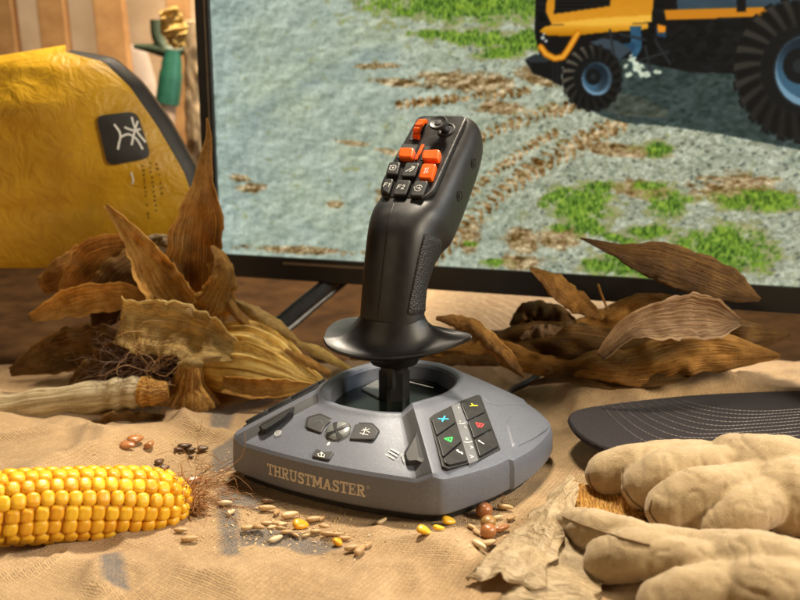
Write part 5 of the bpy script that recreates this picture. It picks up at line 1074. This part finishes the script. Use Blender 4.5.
M['seam'] = plainmat('suede_seam', (.15, .09, .038), (.26, .17, .08), 2, .9)
for go, bv, L in ((go1, b1_, [(588, 474), (592, 486), (602, 498), (614, 506)]), (go1, b1_, [(623, 468), (624, 486), (632, 500), (644, 509)]), (go2, b2_, [(563, 517), (578, 523), (600, 531), (625, 539), (650, 545)]), (go1, b1_, [(652, 500), (650, 512), (658, 524)])):
    m = MB(); P = [hit(bv, *p) for p in rs([V(*q) for q in L], 30)]; P = [h[0]+h[1]*.02 for h in P if h]
    if len(P) > 3: tube(m, P, .05, 6); m.build('seam', M['seam'], go)
# ---------------------------------------------------------------- cap
cap = thing('cap', aty(700, 420, -1), 'dark twill cap whose stitched visor points left over the gloves', 'cap')
VZ = 2.55
po = [(856, 436), (790, 441), (720, 444.5), (670, 444), (640, 443.5), (612, 441), (592, 436), (577, 428.5), (569, 420.5), (568, 415.5), (574, 410.5), (588, 406.5), (610, 403), (640, 398.5), (670, 394), (720, 388), (790, 382), (856, 374)]
vo = [atz(x, y, VZ) for x, y in po]; vo = rs(vo, 90); vc = np.mean(vo, axis=0)
yc = np.mean([p[1] for p in vo])
def vz(p): return VZ-.018*(p[1]-yc)**2+.02*(p[0]-vc[0])*0
ring = lambda d, dz: [V(q[0], q[1], vz(q)+dz) for q in insetp([p[:2] for p in vo], d)]
m = MB(); m.grid([ring(2.2, -.42), ring(.3, -.42), ring(.06, -.38), ring(0, -.22), ring(.06, -.04), ring(.16, 0)], cv=False)
# top sheet as strips between the near and far edges
nv_ = len(vo); r0 = ring(.16, 0); rows = []
for i in range(nv_//2): a, b_ = r0[i], r0[nv_-1-i]; rows.append([V(*(a*(1-k/14)+b_*k/14)[:2], vz(a*(1-k/14)+b_*k/14)) for k in range(15)])
m.grid(rows); r0 = ring(.3, -.42); rows = []
for i in range(nv_//2): a, b_ = r0[i], r0[nv_-1-i]; rows.append([V(*(a*(1-k/14)+b_*k/14)[:2], vz(a*(1-k/14)+b_*k/14)-.42) for k in range(15)])
m.grid(rows); vis = m.build('visor', M['twill'], cap, angle=50)
m = MB()
half = len(vo)//2; near = np.array([p[:2] for p in vo[:half+1]])[::-1]; far = np.array([p[:2] for p in vo[half:]]); tipx = vo[half][0]; xr_ = near[-1][0]-1
Ny = lambda x: np.interp(x, near[:, 0], near[:, 1]); Fy = lambda x: np.interp(x, far[:, 0], far[:, 1])
for k in range(10):
    d = .95+.46*k; xt = tipx+.85+.62*k; xs_ = xt+2.2+.42*k; X_ = np.r_[np.linspace(xr_, xs_, 60), xs_-(xs_-xt)*np.sin(np.linspace(0, math.pi/2, 40))[1:]]; s_ = np.clip((xs_-X_)/(xs_-xt), 0, 1); g_ = 1-np.sqrt(np.clip(1-s_*s_, 0, 1))
    fx0 = Fy(xt)-.22; y_ = Ny(X_)+d+(np.minimum(Fy(X_)-.22, fx0)-Ny(X_)-d)*g_; keep = [V(a, b, 0) for a, b in zip(X_, y_) if b < Fy(a)-.15]
    if len(keep) < 6: continue
    L = np.cumsum([0]+[np.linalg.norm(keep[i+1]-keep[i]) for i in range(len(keep)-1)]); tt = 0
    while tt < L[-1]-.2:
        seg = [V(np.interp(x, L, [q[0] for q in keep]), np.interp(x, L, [q[1] for q in keep]), 0) for x in (tt, tt+.10, tt+.2)]
        tube(m, [V(q[0], q[1], vz(q)+.018) for q in seg], .03, 4, False); tt += .27
m.build('stitching', M['thread'], vis, recalc=False)
cc2 = V(vo[0][0]*.5+vo[-1][0]*.5+6.2, yc+.5, .6); m = MB(); rows = []
for i in range(15):
    th_ = math.pi/2*i/14; rows.append([cc2+V(8.2*math.cos(th_)*math.cos(a), 7.4*math.cos(th_)*math.sin(a), 1.2+7.4*math.sin(th_)**.9)+V(0, 0, .15*math.cos(6*a)*math.sin(2*th_)) for a in np.linspace(0, 2*math.pi, 48, endpoint=False)])
m.grid(rows, cv=True); m.build('crown', M['twill'], cap, angle=60)
# ---------------------------------------------------------------- scattered seeds
def proto(kind):
    mb = MB(); rows = []
    for i in range(13):
        t_ = math.pi*i/12; x = -math.cos(t_); r_ = math.sin(t_)
        if kind == 'grain': rr_ = .62*max(0, r_)**.8*(1-.22*x); Rx, k2, k3 = 1.1, .72, .62
        elif kind == 'kernel': rr_ = .62*max(0, r_)**.7*(1-.38*x); Rx, k2, k3 = .9, 1.0, .62
        else: rr_ = max(0, r_); Rx, k2, k3 = 1.0, .92, .86
        row = []
        for a in np.linspace(0, 2*math.pi, 18, endpoint=False):
            cr_ = 1-(.22 if kind == 'grain' else .12 if kind == 'kernel' else 0)*math.exp(-((a-math.pi/2)/.35)**2); n_ = 1+.06*float(vn(x*3+4, math.cos(a)*2, math.sin(a)*2))
            row.append(V(x*Rx, rr_*k2*math.cos(a)*cr_*n_, rr_*k3*math.sin(a)*cr_*n_))
        rows.append(row)
    mb.grid(rows, cv=True); return mb
PM = {k: proto(k) for k in ('grain', 'kernel', 'bean')}; firsts = {}
def seed(name, kind, mat, px, py, size, ang, label, group, tilt=0, z=0):
    key = (name, kind, mat)
    if key not in firsts: o = PM[kind].build(name, M[mat], None, org=(0, 0, 0), angle=180); firsts[key] = o
    else: o = firsts[key].copy(); C.objects.link(o)
    p = groundz(px, py+size*6); p = p+V(0, 0, size*(.55 if kind == 'grain' else .55 if kind == 'kernel' else .8)+z)
    o.matrix_basis = Matrix.Translation(Vector(p*S)) @ Matrix.Rotation(math.radians(ang), 4, 'Z') @ Matrix.Rotation(math.radians(tilt), 4, 'Y') @ Matrix.Rotation(random.uniform(-.6, .6), 4, 'X') @ Matrix.Scale(size, 4)
    return tag(o, label, 'seed', group)
GK, GG, GB, GD = 'loose yellow maize kernels on the sack', 'grain husks scattered on the sack', 'round beans by the base', 'dark seeds on the sack behind the cob'
for px, py, sz, an, lb in ((301, 526, .50, 20, 'largest yellow kernel, among the grains below the lettering'), (338, 543, .42, 80, 'yellow kernel standing on end, right of the largest one, before the base'), (424, 532, .42, -20, 'leftmost of the three yellow kernels in front of the keypad'),
        (439, 529, .36, 20, 'middle one of the three yellow kernels in front of the keypad'), (449, 522, .42, 10, 'rightmost of the three yellow kernels, touching the base shadow')): seed('maize_kernel', 'kernel', 'kernel', px, py, sz, an, lb, GK, 15)
for px, py, sz, mt, lb in ((484, 514, .50, 'bean', 'reddish round bean nearest the base, topmost of the bean pile'), (488, 526, .45, 'olive', 'olive brown bean in the middle of the bean pile'), (488, 535, .46, 'bean', 'reddish bean at the lower end of the bean pile')): seed('bean', 'bean', mt, px, py, sz, random.uniform(0, 90), lb, GB)
seed('seed_husk', 'grain', 'bean', 501, 530, .5, 30, 'orange brown pod scrap right of the bean pile', GG)
seed('seed_husk', 'grain', 'palegrain', 479, 546, .42, -50, 'striped pale seed at the lowest point of the bean pile', GG); seed('seed_husk', 'grain', 'grain', 489, 544, .4, 25, 'tan seed beside the striped pale one under the beans', GG)
for px, py, sz, an in ((477, 533, .3, -60), (472, 528, .3, -50), (505, 508, .42, -15), (498, 518, .3, 30), (511, 519, .3, 40)): seed('seed_husk', 'grain', 'grain', px, py, sz, an, 'small tan seed husk lying around the bean pile', 'seed husks around the beans')
for px, py, sz, an, lb in ((276, 540, .40, 45, 'pale grain pointing up, alone in front of the grain row'), (382, 522, .34, 50, 'pale grain lying alone below the middle of the base'), (225, 504, .40, 8, 'pale grain on the grey print between cob and base'), (231, 513, .32, 60, 'smaller pale grain just below the one on the grey print'), (231, 481, .34, 40, 'pale grain close to the left corner of the base')): seed('grain_husk', 'grain', 'palegrain', px, py, sz, an, lb, GG)
for px, py, sz, mt, an, lb in ((190, 540, .42, 'grain', 15, 'brown grain lying alone below the cob tip'), (181, 531, .34, 'grain', 0, 'tan grain touching the underside of the cob'), (360, 551, .48, 'grain', 70, 'brown split seed nearest the camera, below the yellow kernels'), (353, 549, .42, 'grain', 20, 'tan seed leaning on the brown split seed'), (368, 546, .34, 'grain', 60, 'small husk right of the brown split seed'), (267, 509, .44, 'grain', 5, 'tan grain under the first letters of the lettering'), (268, 502, .36, 'darkseed', 0, 'brown seed above the tan grain near the first letters'), (290, 516, .46, 'grain', 25, 'double grain with open husk right of the first letters'), (314, 520, .40, 'grain', 20, 'tan round-ended grain right of the largest kernel'), (194, 481, .5, 'bean', 35, 'reddish brown silk-wrapped husk above the cob tip')): seed('grain_husk', 'grain', mt, px, py, sz, an, lb, GG)
for px, py, sz, an in ((277, 513, .3, 70), (324, 527, .3, -20), (316, 532, .28, 10), (328, 535, .36, 0), (336, 535, .28, 10), (345, 539, .3, 5), (259, 528, .32, -15), (251, 528, .36, 0), (267, 524, .3, 5), (278, 524, .3, 10), (283, 525, .26, 20), (281, 529, .3, -10), (287, 533, .3, 5), (272, 528, .26, 30), (296, 536, .24, -40), (248, 529, .34, 10), (306, 536, .22, 30), (322, 519, .26, 60)): seed('grain_husk', 'grain', 'grain', px, py, sz, an, 'small tan grain husk scattered on the sack below the lettering', 'small grain husks below the lettering')
for px, py, sz, an, lb in ((185, 447, .55, 20, 'largest dark seed on the sack behind the cob'), (203, 449, .42, 10, 'dark seed at the right of the dark seed row behind the cob'), (179, 450, .36, 0, 'dark seed at the left of the dark seed row behind the cob'), (192, 450, .36, 30, 'dark seed leaning on the largest one behind the cob'), (191, 457, .22, 0, 'tiny dark seed in front of the dark seed row')): seed('dark_seed', 'kernel', 'darkseed', px, py, sz, an, lb, GD)
for px, py, sz, an in ((160, 462, .4, 60), (165, 468, .36, 30), (136, 440, .6, 30), (150, 445, .5, 80), (128, 446, .55, 0)): seed('dark_seed', 'kernel', 'darkseed' if px > 155 else 'bean', px, py, sz, an, 'brown seed among the debris at the left edge behind the cob', 'brown seeds in the debris')

# pale sack behind the television, seen through the gap under its frame
M['burlap2'] = burlap('pale_burlap', (), (.50, .34, .19), (.66, .48, .29), .2)
m = MB(); rows = []; bs0 = aty(545, 322, 37)
for i in range(40):
    u = i/39; row = []
    for j in range(24):
        v_ = j/23; h_ = 7.6*(1-abs(2*u-1)**3)**.5*math.sin(math.pi*v_*.98+.02)**.7; row.append(V(bs0[0]-14+28*u, 33+9*v_, max(-.6, h_-1)+.7*float(vn(u*7, v_*5, 2))))
    rows.append(row)
m.grid(rows); tag(m.build('burlap_sack', M['burlap2'], org=tuple(bs0), angle=180), 'pale lumpy burlap sack lying behind the television, seen under its frame', 'sack')

# more posts and clutter far behind, chaff on the cloth
for px_, y_, lb in ((64, 78, 'blurred brown post behind the yellow bag, second from the left edge'), (14, 80, 'blurred brown post at the far left edge')):
    m = MB(); box(m, Fr(aty(px_, 120, y_), V(1, 0, .03), V(0, -1, 0)), -1.8, 2.0, -26, 32, -1, 1, .15); tag(m.build('wooden_post', M['post'], org=tuple(aty(px_, 120, y_))), lb, 'post')
m = MB()
for k in range(620):
    z_ = random.random()
    if z_ < .55: p = groundz(random.gauss(290, 55), random.gauss(528, 14))
    elif z_ < .75: p = groundz(random.gauss(482, 25), random.gauss(528, 12))
    else: p = groundz(random.gauss(180, 40), random.gauss(470, 22))
    a = random.uniform(0, 6.28); l_ = random.uniform(.04, .14); d = V(math.cos(a), math.sin(a), random.uniform(-.2, .5))*l_; e = V(-math.sin(a), math.cos(a), random.uniform(-.3, .3))*l_*random.uniform(.25, .6); p = p+V(0, 0, .03)
    m.add([p-d-e*.5, p-e, p+d, p+e, p+V(0, 0, .03)], [(0, 1, 4), (1, 2, 4), (2, 3, 4), (3, 0, 4)])
tag(m.build('chaff', M['grain'], recalc=False), 'fine chaff and husk crumbs on the sack', None, None, 'stuff')
